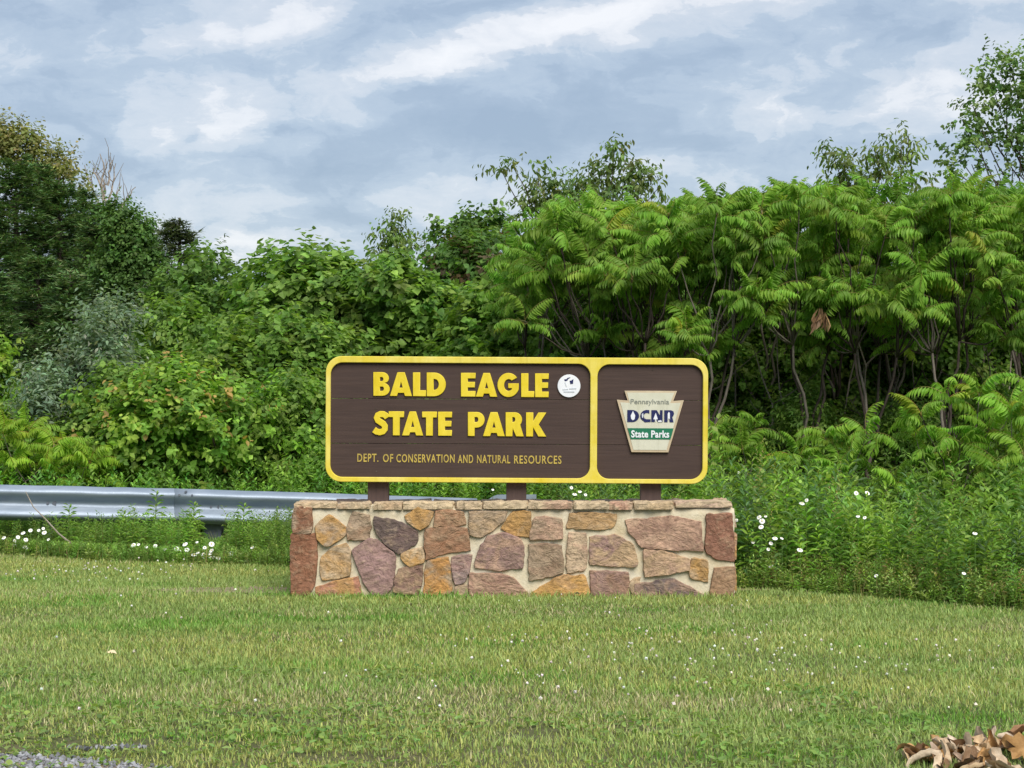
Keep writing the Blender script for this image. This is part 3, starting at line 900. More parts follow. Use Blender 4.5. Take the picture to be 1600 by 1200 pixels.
# small line, one mesh per word
for wd, a, b_ in (('DEPT.', 557, 590), ('OF', 597, 613), ('CONSERVATION', 618, 709), ('AND', 714, 738), ('NATURAL', 744, 796), ('RESOURCES', 802, 876)):
    d_ = (a - 557) / 319 * 1.6
    text_mesh('word', wd, a, b_, 710.3 + d_, 723.3 + d_, YS - .004, .006, M_YSMALL, sign, bold=.016, space=1.16)

# round white badge
disc = curve_mesh('badge', [[(887.1 + 17.9 * math.cos(a), 602.5 + 17.9 * math.sin(a)) for a in np.linspace(0, 2 * math.pi, 40, endpoint=False)]], YS - .012, .014, M_WHITE, sign, .002)
def K3(pts): return [(860 + x / 21.82, 575 + y / 21.82) for x, y in pts]
YB = YS - .0145
for pl, m_ in (([(430, 375), (500, 370), (540, 325), (640, 300), (620, 325), (560, 360), (540, 410), (470, 440), (435, 420)], M_NAVY),
               ([(610, 425), (670, 410), (745, 365), (735, 430), (730, 520), (640, 535), (625, 480)], M_NAVY),
               ([(440, 480), (480, 470), (520, 600), (500, 640), (470, 570)], M_PALEG),
               ([(410, 765), (770, 765), (780, 820), (410, 822)], M_PALEG), ([(600, 670), (850, 660), (840, 700), (600, 715)], M_PALEG),
               ([(370, 700), (560, 690), (560, 725), (370, 740)], M_PALEG)):
    curve_mesh('emblem_mark', [K3(pl)], YB, .005, m_, disc)

# keystone plaque
def K2(pts): return [(960 + x / 10.435, 600 + y / 10.435) for x, y in pts]
key = [(145, 98), (1000, 98), (940, 262), (1112, 248), (868, 1102), (262, 1102), (22, 245), (198, 258)]
inn = [(185, 128), (955, 128), (892, 296), (1062, 290), (835, 1062), (296, 1062), (78, 288), (232, 296)]
plq = curve_mesh('plaque', [K2(key)], YS - .020, .022, M_EDGE, sign, .003)
curve_mesh('plaque_face', [K2(inn)], YS - .0225, .006, M_CREAM, plq)
curve_mesh('green_band', [K2([(196, 708), (948, 708), (898, 890), (250, 890)])], YS - .0245, .006, M_GREEN, plq)
YK = YS - .0255
text_mesh('lettering', 'Pennsylvania', *[960 + v_ / 10.435 for v_ in (245, 875)], *[600 + v_ / 10.435 for v_ in (232, 338)], YK, .004, M_GREY, plq, bold=.008, shear=.0)
text_mesh('lettering', 'State Parks', *[960 + v_ / 10.435 for v_ in (258, 878)], *[600 + v_ / 10.435 for v_ in (742, 862)], YK - .002, .004, M_WHITE, plq, bold=.028, space=1.05)
def KL(pl): return [K2(p) for p in pl]
def box_glyph(ch, x0, x1, y0, y1, wref):
    return [[(x0 + x / wref * (x1 - x0), y1 - y / 196 * (y1 - y0)) for x, y in p] for p in glyph(ch, wref)]
curve_mesh('logo_letter', KL([box_glyph('D', 192, 385, 412, 608, 170)[0]]), YK, .004, M_NAVY, plq)
# C with a broken left side
cpts = [(552, 412), (500, 408), (450, 425), (415, 462), (402, 512), (412, 552), (446, 585), (470, 545), (462, 512), (468, 482), (488, 462), (520, 458), (552, 470)]
curve_mesh('logo_letter', KL([cpts]), YK, .004, M_NAVY, plq)
curve_mesh('logo_letter', KL([[(440, 575), (470, 545), (500, 560), (575, 562), (575, 605), (480, 612)]]), YK, .004, M_NAVY, plq)
curve_mesh('logo_letter', KL([[(428, 478), (450, 462), (458, 500), (446, 545), (432, 530)]]), YK - .002, .004, M_PALEG, plq)
curve_mesh('logo_letter', KL([[(585, 412), (672, 412), (725, 500), (725, 412), (768, 412), (768, 606), (690, 606), (645, 520), (640, 606), (585, 606)]]), YK, .004, M_NAVY, plq)
curve_mesh('logo_letter', KL([[(795, 412), (905, 412), (945, 430), (955, 470), (940, 510), (925, 520), (948, 608), (885, 608), (870, 530), (850, 530), (850, 608), (795, 608)]]), YK, .004, M_NAVY, plq)
for pl in ([(285, 428), (322, 505), (312, 560), (285, 580), (258, 560), (248, 505)],
           [(655, 455), (672, 500), (690, 560), (662, 565), (660, 600), (650, 600), (648, 565), (618, 560), (640, 500)],
           [(868, 440), (885, 455), (888, 570), (872, 540), (852, 575), (852, 470)], [(690, 585), (745, 575), (760, 604), (695, 606)]):
    curve_mesh('logo_cutout', [K2(pl)], YK - .002, .003, M_WHITE, plq)
sign.rotation_euler = (0, math.radians(0.35), 0)

# ------------------------------------------------------------------ guard rail
rail = thing('guard_rail', (PX(200, 16.6), 16.6, 0), 'galvanised steel guardrail running from the left edge behind the stone wall', 'guardrail')
rp = np.array([(-160, 16.1, 753), (0, 16.25, 757), (275, 16.62, 763.5), (450, 16.9, 768.5), (610, 17.15, 774.5), (745, 17.35, 778.5)])
def railpos(px):
    Y = np.interp(px, rp[:, 0], rp[:, 1]); return np.array([PX(px, Y), Y, PZ(np.interp(px, rp[:, 0], rp[:, 2]), Y)])
prof = [(0, 0), (-.012, -.004), (-.05, -.022), (-.078, -.040), (-.083, -.055), (-.080, -.070), (-.055, -.098), (-.018, -.126), (-.006, -.142), (-.004, -.156),
        (-.006, -.170), (-.018, -.186), (-.055, -.214), (-.080, -.242), (-.083, -.257), (-.078, -.272), (-.05, -.290), (-.012, -.308), (0, -.312)]
prof2 = [(a + .004, b) for a, b in prof]
def rail_section(pa, pb, off, n=14, bend=False):
    s = Soup(); pr = prof + prof2[::-1]; m_ = len(pr); V = []
    r = np.random.default_rng(int(pa) + 500)
    for i in range(n):
        px = pa + (pb - pa) * i / (n - 1); c = railpos(px)
        tdir = railpos(px + 5) - railpos(px - 5); tdir = tdir[:2] / np.linalg.norm(tdir[:2]); nr_ = np.array([-tdir[1], tdir[0]])
        dz = r.normal() * .0015
        for a, b in pr:
            p = c[:2] + nr_ * (a + off)
            V.append((p[0], p[1], c[2] + b + dz))
    Fc = [(i * m_ + j, i * m_ + (j + 1) % m_, (i + 1) * m_ + (j + 1) % m_, (i + 1) * m_ + j) for i in range(n - 1) for j in range(m_)]
    Fc += [tuple(range(m_)), tuple((n - 1) * m_ + j for j in range(m_))[::-1]]
    s.add(V, Fc)
    o = s.build('rail', M_STEEL, rail, smooth=True)
    return o
rail_section(-160, 305, 0); rail_section(272, 745, -.006)
for px in (75, 330, 585):
    c = railpos(px); s = Soup()
    # I section post
    s.box((c[0] - .075, c[1] + .09, -.1), (c[0] + .075, c[1] + .098, c[2] - .02)); s.box((c[0] - .075, c[1] + .235, -.1), (c[0] + .075, c[1] + .243, c[2] - .02))
    s.box((c[0] - .004, c[1] + .098, -.1), (c[0] + .004, c[1] + .235, c[2] - .02))
    s.build('post', M_PSTEEL, rail)
    s = Soup(); s.box((c[0] - .07, c[1] + .004, c[2] - .28), (c[0] + .07, c[1] + .088, c[2] - .03)); s.build('blockout', M_PSTEEL, rail)
for px, dz in ((283, -.05), (303, -.05), (283, -.255), (303, -.255), (293, -.02), (390, -.155), (330, -.155), (75, -.155), (585, -.155)):
    c = railpos(px); s = Soup(); yy = c[1] - (.096 if dz < -.2 or dz > -.1 else .018)
    s.tube([(c[0], yy, c[2] + dz), (c[0], yy + .03, c[2] + dz)], .011, 6); s.build('bolt', M_PSTEEL, rail)
# rounded end piece
a = P(763, 772, 17.4); b = P(838, 774, 17.55)
s = Soup(); m_ = 9; V = []
for t in range(12):
    f = t / 11; x = a.x + (b.x - a.x) * f; y = 17.38 + .16 * f - .07 * math.sin(f * math.pi)
    tp = a.z - .05 * (1 - min(1, f / .25)) ** 2 - .012 * f
    for (dy, z) in ((0, tp), (0, tp - .30), (.02, tp - .30), (.02, tp)): V.append((x, y + dy, z))
Fc = [(i * 4 + j, i * 4 + (j + 1) % 4, (i + 1) * 4 + (j + 1) % 4, (i + 1) * 4 + j) for i in range(11) for j in range(4)] + [(0, 1, 2, 3), (47, 46, 45, 44)]
s.add(V, Fc); s.build('end_piece', M_STEEL, rail, smooth=False)
s = Soup(); s.box((b.x - .25, 17.6, -.1), (b.x - .12, 17.72, a.z - .06)); s.build('post', M_PSTEEL, rail)

# ------------------------------------------------------------------ lawn
N = 420000
ly = 6.5 + (17.0 - 6.5) * rng.random(N) ** .80
lx = (rng.random(N) * 2 - 1) * (ly * .285 + .7)
ok = ly < edgeY(lx) + .15
ok &= ~((lx > xl - .01) & (lx < xr + .01) & (ly > YW - .012) & (ly < YW + .58))
ok &= ~((ly < GRX(lx)) & (rng.random(N) < .97) & (lx < -.75))
ok &= ~((np.hypot((lx - 2.02) / .5, (ly - 13.3) / .2) < 1) & (rng.random(N) < .85))
ok &= ~((np.hypot((lx + 1.95) / .5, (ly - 13.15) / .18) < 1) & (rng.random(N) < .45))
lx, ly = lx[ok], ly[ok]; N = len(lx)
dry = fbm(lx * .55, ly * 1.1, 3, 1.6) * .5 + fbm(lx * .3, ly * 2.2, 9, 1.2) * .5
band = fbm(lx * .25, ly * 2.6, 21, 1.3)
near = np.clip((8.6 - ly) / 1.6, 0, 1) * np.clip((1.2 - lx) / 1.5, 0, 1)
dryf = np.clip((dry - .52) * 4.5 + near * .30, 0, 1)
lush = np.clip((fbm(lx * .8, ly * 2.0, 71, 1.3) - .56) * 6, 0, 1)
bare = (fbm(lx, ly * 1.6, 31, 2.4) > .66) & (ly < 8.3) & (rng.random(N) < .75) & (lx < 1)
k = ~bare; lx, ly, dry, band, dryf, near, lush = (q[k] for q in (lx, ly, dry, band, dryf, near, lush)); N = len(lx)
h = (.020 + .024 * rng.random(N) ** 2) * (0.85 + .5 * band) * (1 - .35 * near)
wallnear = (np.abs(ly - YW) < .12) & (lx > xl - .1) & (lx < xr + .1)
h = np.where(wallnear, h * rng.uniform(.6, 1.7, N), h)
g1 = np.array([.185, .285, .092]); g2 = np.array([.345, .430, .180]); st_ = np.array([.52, .47, .32]); yl = np.array([.44, .46, .18])
c = g1 + (g2 - g1) * np.clip(band * 1.2 + .15 * rng.normal(size=N), 0, 1)[:, None]
c = c * (1 - lush[:, None] * np.array([.40, .14, .50]))
m1 = rng.random(N) < (.03 + .46 * dryf); c = np.where(m1[:, None], st_ * rng.uniform(.6, 1.15, (N, 1)), c)
m2 = rng.random(N) < (.10 + .50 * near + .5 * np.clip((fbm(lx * .5, ly * 1.6, 83, 1.1) - .5) * 4, 0, 1)); c = np.where(m2[:, None], yl * rng.uniform(.7, 1.1, (N, 1)), c)
c = c * (1 + .16 * rng.normal(size=(N, 1)))
az = rng.uniform(0, 2 * math.pi, N)
side = np.stack([np.cos(az), np.sin(az), np.zeros(N)], -1); lean = np.stack([-np.sin(az), np.cos(az), np.zeros(N)], -1)
TB = (np.array([(-.5, 0, 0), (.5, 0, 0), (-.42, .18, .55), (.42, .18, .55), (0, .55, 1.0)]), [(0, 1, 3, 2), (2, 3, 4)])
R = np.stack([side, lean, np.tile([0, 0, 1.0], (N, 1))], -1)
wd = rng.uniform(.0035, .0065, N) * (.8 + .03 * ly)
S3 = np.stack([wd, h * rng.uniform(.1, 2.2, N), h], -1)
s = Soup(); s.batch(TB[0], TB[1], np.stack([lx, ly, np.full(N, -.002)], -1), R, S3, np.clip(c, .01, .9))
s.build('lawn_grass', M_GRASS, kind='stuff', label='mown green lawn with yellowed and straw coloured patches')

# low broad leaves (clover, plantain) in the near lawn
n = 9000
bx = rng.uniform(-2.6, 2.8, n); by = rng.uniform(6.7, 9.5, n)
dens = fbm(bx, by * 1.5, 55, 2.0) + np.where((by > 7.3) & (by < 8.2), .12, -.02)
k = dens > .58; bx, by = bx[k], by[k]; n = len(bx)
az = rng.uniform(0, 6.283, n)
R = frames(np.stack([np.cos(az), np.sin(az), rng.uniform(.1, .7, n)], -1), np.tile([0, 0, 1.0], (n, 1)) + .2 * rng.normal(size=(n, 3)))
s = Soup(); s.batch(T_OV[0], T_OV[1], np.stack([bx, by, rng.uniform(.008, .03, n)], -1), R, rng.uniform(.016, .042, n),
                    palette([(.09, .15, .045), (.12, .18, .06), (.14, .19, .06)], n))
s.build('broadleaf_weeds', M_LEAF, kind='stuff', label='low broad leaved weeds growing in the near lawn')

# clover heads in the lawn
n = 3600
fy = rng.uniform(8, 15.5, n); fx = (rng.random(n) * 2 - 1) * fy * .28
pr_ = np.exp(-((fx - 1.0) / 1.3) ** 2 - ((fy - 9.4) / .9) ** 2) + 2.6 * np.exp(-((fx + 3.15) / .60) ** 2 - ((fy - 14.2) / .5) ** 2) + .6 * np.exp(-((fx - .5) / .9) ** 2 - ((fy - 10.2) / .35) ** 2) + .05
k = (rng.random(n) < pr_ * .40) & (fy < edgeY(fx)) & ~((fx > xl) & (fx < xr) & (fy > YW - .05) & (fy < YW + .6)); fx, fy = fx[k], fy[k]; n = len(fx)
ico = OCT * 1.0
s = Soup(); s.batch(ico, OCF, np.stack([fx, fy, rng.uniform(.045, .075, n)], -1), rand_rot(n), rng.uniform(.005, .0105, n), palette([(.70, .68, .60), (.50, .46, .38)], n, .08))
s.build('clover_flowers', M_PETAL, kind='stuff', label='tiny white clover heads dotted over the lawn')

# ------------------------------------------------------------------ tall weeds
def weeds(name, label, bx, by, H, cols, nl=30, llen=.085, T=T_LANCE, seed=0, lean=.10, w=None, t0=.05):
    r = np.random.default_rng(seed + 300); n = len(bx); s = Soup()
    ln = r.normal(size=(n, 2)) * lean * H[:, None]
    t = (np.arange(nl) + .5) / nl
    t = t0 + (1 - t0) * t
    pos = np.stack([bx[:, None] + ln[:, :1] * t ** 2, by[:, None] + ln[:, 1:] * t ** 2, H[:, None] * t[None]], -1)
    az = np.arange(nl)[None] * 2.4 + r.random((n, 1)) * 6.28 + r.normal(size=(n, nl)) * .3
    d = np.stack([np.cos(az), np.sin(az), (.15 + 1.1 * t ** 3)[None] + .25 * r.normal(size=(n, nl))], -1)
    up = norm(np.array([0, 0, 1.0]) + .3 * r.normal(size=(n, nl, 3)))
    cc_ = (palette(cols, n, .14, r, w) * (.62 + .75 * fbm(bx, by, 17 + seed, 1.1))[:, None])[:, None] * (1 + .15 * r.normal(size=(n, nl, 1))) * (.85 + .25 * t[None, :, None])
    S = llen * r.uniform(.6, 1.2, (n, nl)) * (1.15 - .6 * t[None] ** 2) * np.clip(H[:, None] / .6, .5, 1.2)
    s.batch(T[0], T[1], pos.reshape(-1, 3), frames(d.reshape(-1, 3), up.reshape(-1, 3)), S.ravel(), np.clip(cc_.reshape(-1, 3), .005, .9))
    # stems as three sided slivers
    TS = (np.array([(-.5, 0, 0), (.5, 0, 0), (0, .8, 0), (0, .2, 1)]), [(0, 1, 3), (1, 2, 3), (2, 0, 3)])
    tv = np.stack([ln[:, 0], ln[:, 1], H], -1); z = norm(tv); x = norm(np.cross(z, np.tile([0, 1.0, 0.1], (n, 1)))); y = np.cross(z, x)
    s.batch(TS[0], TS[1], np.stack([bx, by, np.zeros(n)], -1), np.stack([x, y, z], -1), np.stack([np.full(n, .0045), np.full(n, .0045), np.linalg.norm(tv, axis=1)], -1),
            palette([(.12, .17, .05), (.15, .15, .06)], n, .1, r))
    return s.build(name, M_LEAF, kind='stuff', label=label)

WG = [(.070, .125, .032), (.095, .165, .040), (.135, .210, .052), (.075, .125, .060)]
# right bank
n = 3900
bx = rng.uniform(.2, 6.6, n); by = rng.uniform(10.5, 19.2, n)
e = edgeY(bx)
k = (by > e + .05) & (bx < by * .31 + .3) & ~((bx < xr + .06) & (by < YW + .66)) & ((by > 13.5) | (bx > xr + .05)) & ~((bx < .45) & (by < 18))
k &= rng.random(n) < np.where(by < e + 1.2, 1.0, .72)
bx, by = bx[k], by[k]; n = len(bx); e = edgeY(bx)
hh = np.clip(.34 + (by - e) * .30, 0, .60) * rng.uniform(.75, 1.25, n) + .10 * (fbm(bx, by, 77, 1.5) - .5)
hh = hh * (.62 + .78 * fbm(bx, by, 78, 1.7)) * np.where(rng.random(n) < .06, 1.3, 1.0)
hh = np.where(bx < 1.5, np.minimum(hh, .52), hh)
hh_r, bx_r, by_r = hh, bx, by
weeds('tall_weeds', 'dense bank of narrow leaved green weeds right of the stone wall', bx, by, hh, WG + [(.15, .23, .045)], 32, .11, seed=1)
k = rng.random(n) < .26
weeds('broad_weeds', 'paler broad leaved weeds mixed into the right weed bank', bx_r[k] + .05, by_r[k] + .04, hh_r[k] * rng.uniform(.7, 1.12, k.sum()), [(.12, .19, .05), (.16, .23, .06), (.09, .16, .045)], 22, .085, T_OV, seed=11)
k = rng.random(len(bx_r)) < .035
weeds('seed_stalks', 'dry brownish seed stalks standing out of the right weed bank', bx_r[k] - .03, by_r[k], hh_r[k] * rng.uniform(1.05, 1.4, k.sum()), [(.24, .19, .11), (.20, .17, .08)], 26, .035, T_LANCE, seed=12, t0=.55, lean=.2)
n = 900
bx = rng.uniform(1.8, 4.2, n); by = edgeY(bx) + rng.uniform(.05, .8, n)
weeds('tall_weeds', 'low brownish stems and grass at the foot of the right weed bank', bx, by, rng.uniform(.10, .30, n), [(.10, .15, .04), (.19, .15, .08), (.10, .17, .045)], 20, .075, seed=2)
# behind the rail and between the sign posts
n = 2100
bx = rng.uniform(-6.3, 1.2, n); by = rng.uniform(16.3, 20, n)
Yr = np.interp(bx, [-5.4, -2.04, -.2, .3], [16.1, 16.9, 17.4, 17.6])
k = by > Yr + .38; bx, by, Yr = bx[k], by[k], Yr[k]; n = len(bx)
weeds('tall_weeds', 'bright green weeds standing behind the guardrail', bx, by, (.46 + .10 * np.clip(by - Yr, 0, 1.5)) * rng.uniform(.8, 1.25, n), [(.09, .17, .035), (.12, .21, .04), (.06, .13, .03)], 30, .085, T_NARROW, seed=3)
# under and in front of the rail
n = 3600
bx = rng.uniform(-6.0, .9, n); Yr = np.interp(bx, [-5.4, -2.04, -.2, .3], [16.1, 16.9, 17.4, 17.6])
by = edgeY(bx) + (Yr + .3 - edgeY(bx)) * rng.random(n)
k = ~((bx > xl - .05) & (bx < xr + .05) & (by < YW + .66)); k &= ((by < Yr - .12) | (by > Yr + .02))
bx, by = bx[k], by[k]; n = len(bx)
hh = rng.uniform(.16, .32, n) + .42 * (fbm(bx, by, 91, 1.6) - .42)
weeds('low_weeds', 'feathery green weeds in front of the guardrail beside the lawn', bx, by, np.where(by < edgeY(bx) + .28, np.minimum(hh, .13), np.clip(hh, .12, .52)) * np.where(np.abs(bx / by - (330 - 800) / F) < .009, .38, 1), WG[1:3] + [(.11, .17, .065), (.15, .22, .06)], 28, .085, seed=4)
# leafy plants that close the foot of both banks
n = 3200
bx = rng.uniform(-6, 5.6, n); by = edgeY(bx) + rng.random(n) ** 1.3 * .75 - .06
k = ~((bx > xl - .03) & (bx < xr + .03)) & (rng.random(n) < np.where(bx < 0, .45, 1.0)); bx, by = bx[k], by[k]; n = len(bx)
weeds('edge_weeds', 'short leafy plants along the ragged edge of the mown lawn', bx, by, rng.uniform(.07, .22, n) * np.where(bx < 0, .7, 1) * (.5 + fbm(bx, by, 61, 2.2)), [(.10, .165, .045), (.13, .20, .055), (.16, .19, .07)], 14, .085, T_NARROW, seed=13, lean=.3)
# long grass blades mixed in
n = 9000
bx = rng.uniform(-6, 5.8, n); e = edgeY(bx); by = e + rng.random(n) ** 1.6 * np.where(bx < 1, 1.6, 2.4) - .05
k = ~((bx > xl - .02) & (bx < xr + .02) & (by < YW + .6)); bx, by = bx[k], by[k]; n = len(bx)
az = rng.uniform(0, 6.283, n)
R = np.stack([np.stack([np.cos(az), np.sin(az), np.zeros(n)], -1), np.stack([-np.sin(az), np.cos(az), np.zeros(n)], -1), np.tile([0, 0, 1.0], (n, 1))], -1)
h = rng.uniform(.07, .19, n)
s = Soup(); s.batch(TB[0], TB[1], np.stack([bx, by, np.zeros(n)], -1), R, np.stack([np.full(n, .007), h * rng.uniform(.3, 1.1, n), h], -1), palette([(.10, .17, .04), (.15, .21, .06), (.30, .26, .13)], n, .15, w=[.5, .35, .15]))
s.build('long_grass', M_GRASS, kind='stuff', label='uncut grass fringe between the lawn and the weeds')

# single tall weed stalks that cross the rail
def stalk(label, px, topy, Y, seed):
    r = np.random.default_rng(seed); H = PZ(topy, Y); x = PX(px, Y)
    root = thing('weed_stalk', (x, Y, 0), label, 'weed', 'tall weeds growing up in front of the guardrail')
    nl = 34; t = .25 + .75 * np.arange(nl) / nl
    pos = np.stack([x + .02 * t, np.full(nl, Y), H * t], -1); az = np.arange(nl) * 2.4
    d = np.stack([np.cos(az), np.sin(az), .1 + .9 * t ** 3], -1)
    s = Soup(); s.batch(T_LANCE[0], T_LANCE[1], pos, frames(d, np.tile([0, 0, 1.0], (nl, 1))), .13 * (1.15 - .7 * t ** 2), palette(WG[1:3], nl, .1, r))
    s.build('leaves', M_LEAF, root)
    s = Soup(); s.tube([(x, Y, -.02), (x + .01, Y, H * .5), (x + .02, Y, H)], [.006, .005, .002], 5, (.10, .14, .05)); s.build('stem', M_LEAF, root)
stalk('leafy green weed whose tip crosses the guardrail just left of the rail joint', 241, 768, 15.9, 1)
stalk('leafy green weed standing at the rail joint', 300, 786, 15.7, 2)
stalk('leafy green weed between the rail joint and the stone wall', 378, 788, 15.6, 3)
stalk('leafy green weed near the leaning dry stem', 105, 790, 15.9, 4)
stalk('leafy green weed midway between the leaning dry stem and the rail joint', 190, 800, 15.9, 5)

# leaning dry stem
Yd_ = 15.85
root = thing('dead_weed', (PX(128, Yd_), Yd_, 0), 'long pale dry stem leaning over the guardrail at the left', 'dry stem')
s = Soup(); pts = [P(x, y, Yd_ - .04) for x, y in ((40, 768), (52, 792), (72, 812), (92, 834), (112, 850), (130, 868))]
s.tube([tuple(p) for p in pts], [.003, .005, .006, .007, .011, .008], 6); s.build('stem', M_BARKP, root)

# ------------------------------------------------------------------ daisies
D = [(cx / 3.478, 740 + cy / 3.478) for cx, cy in ((20,348),(80,365),(98,345),(125,322),(140,360),(165,308),(210,308),(235,298),(240,320),(262,358),(80,390),(100,415),(135,398),(150,410),(205,435),
     (505,440),(725,388),(752,385),(795,398),(843,394),(897,412),(960,408),(1005,383),(1070,372),(985,418),(1015,413),(1150,383),(1112,402),(1148,418),(1075,430),(1105,438),(1140,452),(1258,433),(1370,400),(1110,470),(1160,470),(1185,483),(1055,440),(1140,434))]
D2 = [(1100 + cx / 3.2, 680 + cy / 3.2) for cx, cy in ((175,188),(818,288),(490,340),(512,325),(762,290),(770,405),(803,412),(275,410),(308,405),(290,430),(285,458),(355,515),(390,515),(335,540),(322,570),(245,535),(480,573),(200,662),(335,655),(1300,690),(163,425),(1355,490),(860,702))]
D3 = [(893, 762), (915, 773), (906, 768), (898, 772), (770, 765)]
def daisy_parts(rad, seed):
    r = np.random.default_rng(seed); s = Soup()
    for k_ in range(13):
        a = k_ * 2 * math.pi / 13 + r.normal() * .05; c_, s_ = math.cos(a), math.sin(a); w = rad * .20
        V = [(c_ * rad * .25 - s_ * w * .5, s_ * rad * .25 + c_ * w * .5, 0), (c_ * rad * .25 + s_ * w * .5, s_ * rad * .25 - c_ * w * .5, 0),
             (c_ * rad * .9 + s_ * w, s_ * rad * .9 - c_ * w, -.1 * rad), (c_ * rad, s_ * rad, -.16 * rad), (c_ * rad * .9 - s_ * w, s_ * rad * .9 + c_ * w, -.1 * rad)]
        s.add(V, [(0, 1, 2, 3, 4)], (.80, .80, .78))
    pet = s.mesh('petals', M_PETAL)
    s = Soup(); s.batch(OCT, OCF, np.array([[0, 0, .0]]), np.eye(3)[None], np.array([[rad * .3, rad * .3, rad * .18]]), np.array([[.62, .42, .03]])); eye = s.mesh('flower_centre', M_PETAL)
    return pet, eye
DP = [daisy_parts(.024, 1), daisy_parts(.028, 2)]
STEM = Soup(); STEM.tube([(0, 0, 0), (0, 0, 1)], .0022, 4, (.09, .15, .05)); STEM_M = STEM.mesh('stem', M_LEAF)
def place_daisy(px, py, Y, label, group, name='daisy', cat='daisy', sc_=1.0):
    z = max(.05, PZ(py, Y)); root = thing(name, (PX(px, Y), Y, 0), label, cat, group)
    pt, ey = random.choice(DP); tl = (random.uniform(.5, 1.15), random.uniform(-.35, .35), random.uniform(-.5, .5))
    k_ = sc_ * random.uniform(.5, .88)
    link('stem', STEM_M, root, (0, 0, 0), None, (1, 1, z)); link('petals', pt, root, (0, 0, z), tl, (k_,) * 3); link('flower_centre', ey, root, (0, 0, z + .003), tl, (k_,) * 3)
for i, (px, py) in enumerate(D):
    Y = float(edgeY(PX(px, 15.6))) + .10 + max(0, (875 - py)) / 60 * .06
    g_, l_ = ('daisies below the left part of the guardrail', 'white daisy on a short stem under the left end of the guardrail') if px < 80 else \
             ('daisies around the guardrail post', 'white daisy among the weeds in front of the guardrail post near the wall') if px > 200 else \
             ('daisies below the rail left of its post', 'lone white daisy at the lawn edge between the two daisy clusters')
    place_daisy(px, py, Y, l_, g_)
for i, (px, py) in enumerate(D2):
    Y = min(16.8, max(float(edgeY(PX(px, 13.5))) + .03, 13.1 + (900 - py) / 190 * 3.2))
    Y = float(edgeY(PX(px, 13.2))) + .12
    while Y < 17.5 and PZ(py, Y) > min(.34 + .3 * (Y - float(edgeY(PX(px, Y)))), .62) + .06: Y += .05
    if px < 1165: Y = max(Y, 13.6)
    g_, l_ = ('white flowers in the weeds close to the wall', 'white wildflower among the weeds right beside the stone wall') if px < 1265 else \
             ('white flowers in the right hand weed bank', 'white wildflower in the weed bank below the sumacs')
    place_daisy(px, py, Y, l_, g_, 'wildflower', 'wildflower', .95)
for px, py in D3:
    place_daisy(px, py, 15.2, 'white wildflower seen under the sign board between its posts', 'white flowers behind the sign posts', 'wildflower', 'wildflower', .9)

# ------------------------------------------------------------------ staghorn sumacs
def frond_mesh(seed, L_=.46, npair=12, bend=1.25, col=(.095, .170, .030)):
    r = np.random.default_rng(seed); s = Soup()
    m_ = 14; t = np.linspace(0, 1, m_); ang = math.radians(34) - bend * t ** 1.15
    dx = np.cos(ang) * L_ / (m_ - 1); dz = np.sin(ang) * L_ / (m_ - 1)
    X = np.concatenate([[0], np.cumsum(dx)[:-1]]); Z = np.concatenate([[0], np.cumsum(dz)[:-1]]); Yb = .03 * np.sin(t * 3) * r.normal()
    pts = np.stack([X, Yb, Z], -1)
    s.tube(pts[::2], np.linspace(.0035, .0012, len(pts[::2])), 3, (.14, .13, .05), cap=False)
    tt = np.linspace(.14, .97, npair); P_, D_, C_, S_, U_ = [], [], [], [], []
    for i, q in enumerate(tt):
        p = np.array([np.interp(q, t, X), np.interp(q, t, Yb), np.interp(q, t, Z)]); a = np.interp(q, t, ang)
        fw = np.array([math.cos(a), 0, math.sin(a)])
        ll = .135 * math.sin(math.pi * (q * .80 + .12)) ** .6 * r.uniform(.85, 1.15)
        for sg in (1, -1):
            P_.append(p); D_.append(fw * .30 + np.array([0, sg * .62, -.62 - .4 * r.random()]) + .10 * r.normal(size=3))
            S_.append(ll); U_.append(np.array([-math.sin(a), 0, math.cos(a)]) + np.array([.0, sg * .35, 0]))
            C_.append(np.array(col) * (1 + .10 * r.normal()) * np.array([1 + .05 * r.normal(), 1, 1]))
    P_.append(pts[-1]); D_.append(np.array([.5, 0, -.8])); S_.append(.07); U_.append(np.array([1, 0, .4])); C_.append(np.array(col))
    T = leaf_t(.150, .07, .18, .35)
    s.batch(T[0], T[1], np.array(P_), frames(np.array(D_), np.array(U_)), np.array(S_), np.array(C_))
    return s.mesh('frond', M_LEAF)
FR = [frond_mesh(i, .40 + .02 * (i % 5), 11 + i % 3, .85 + .22 * (i % 5)) for i in range(10)]

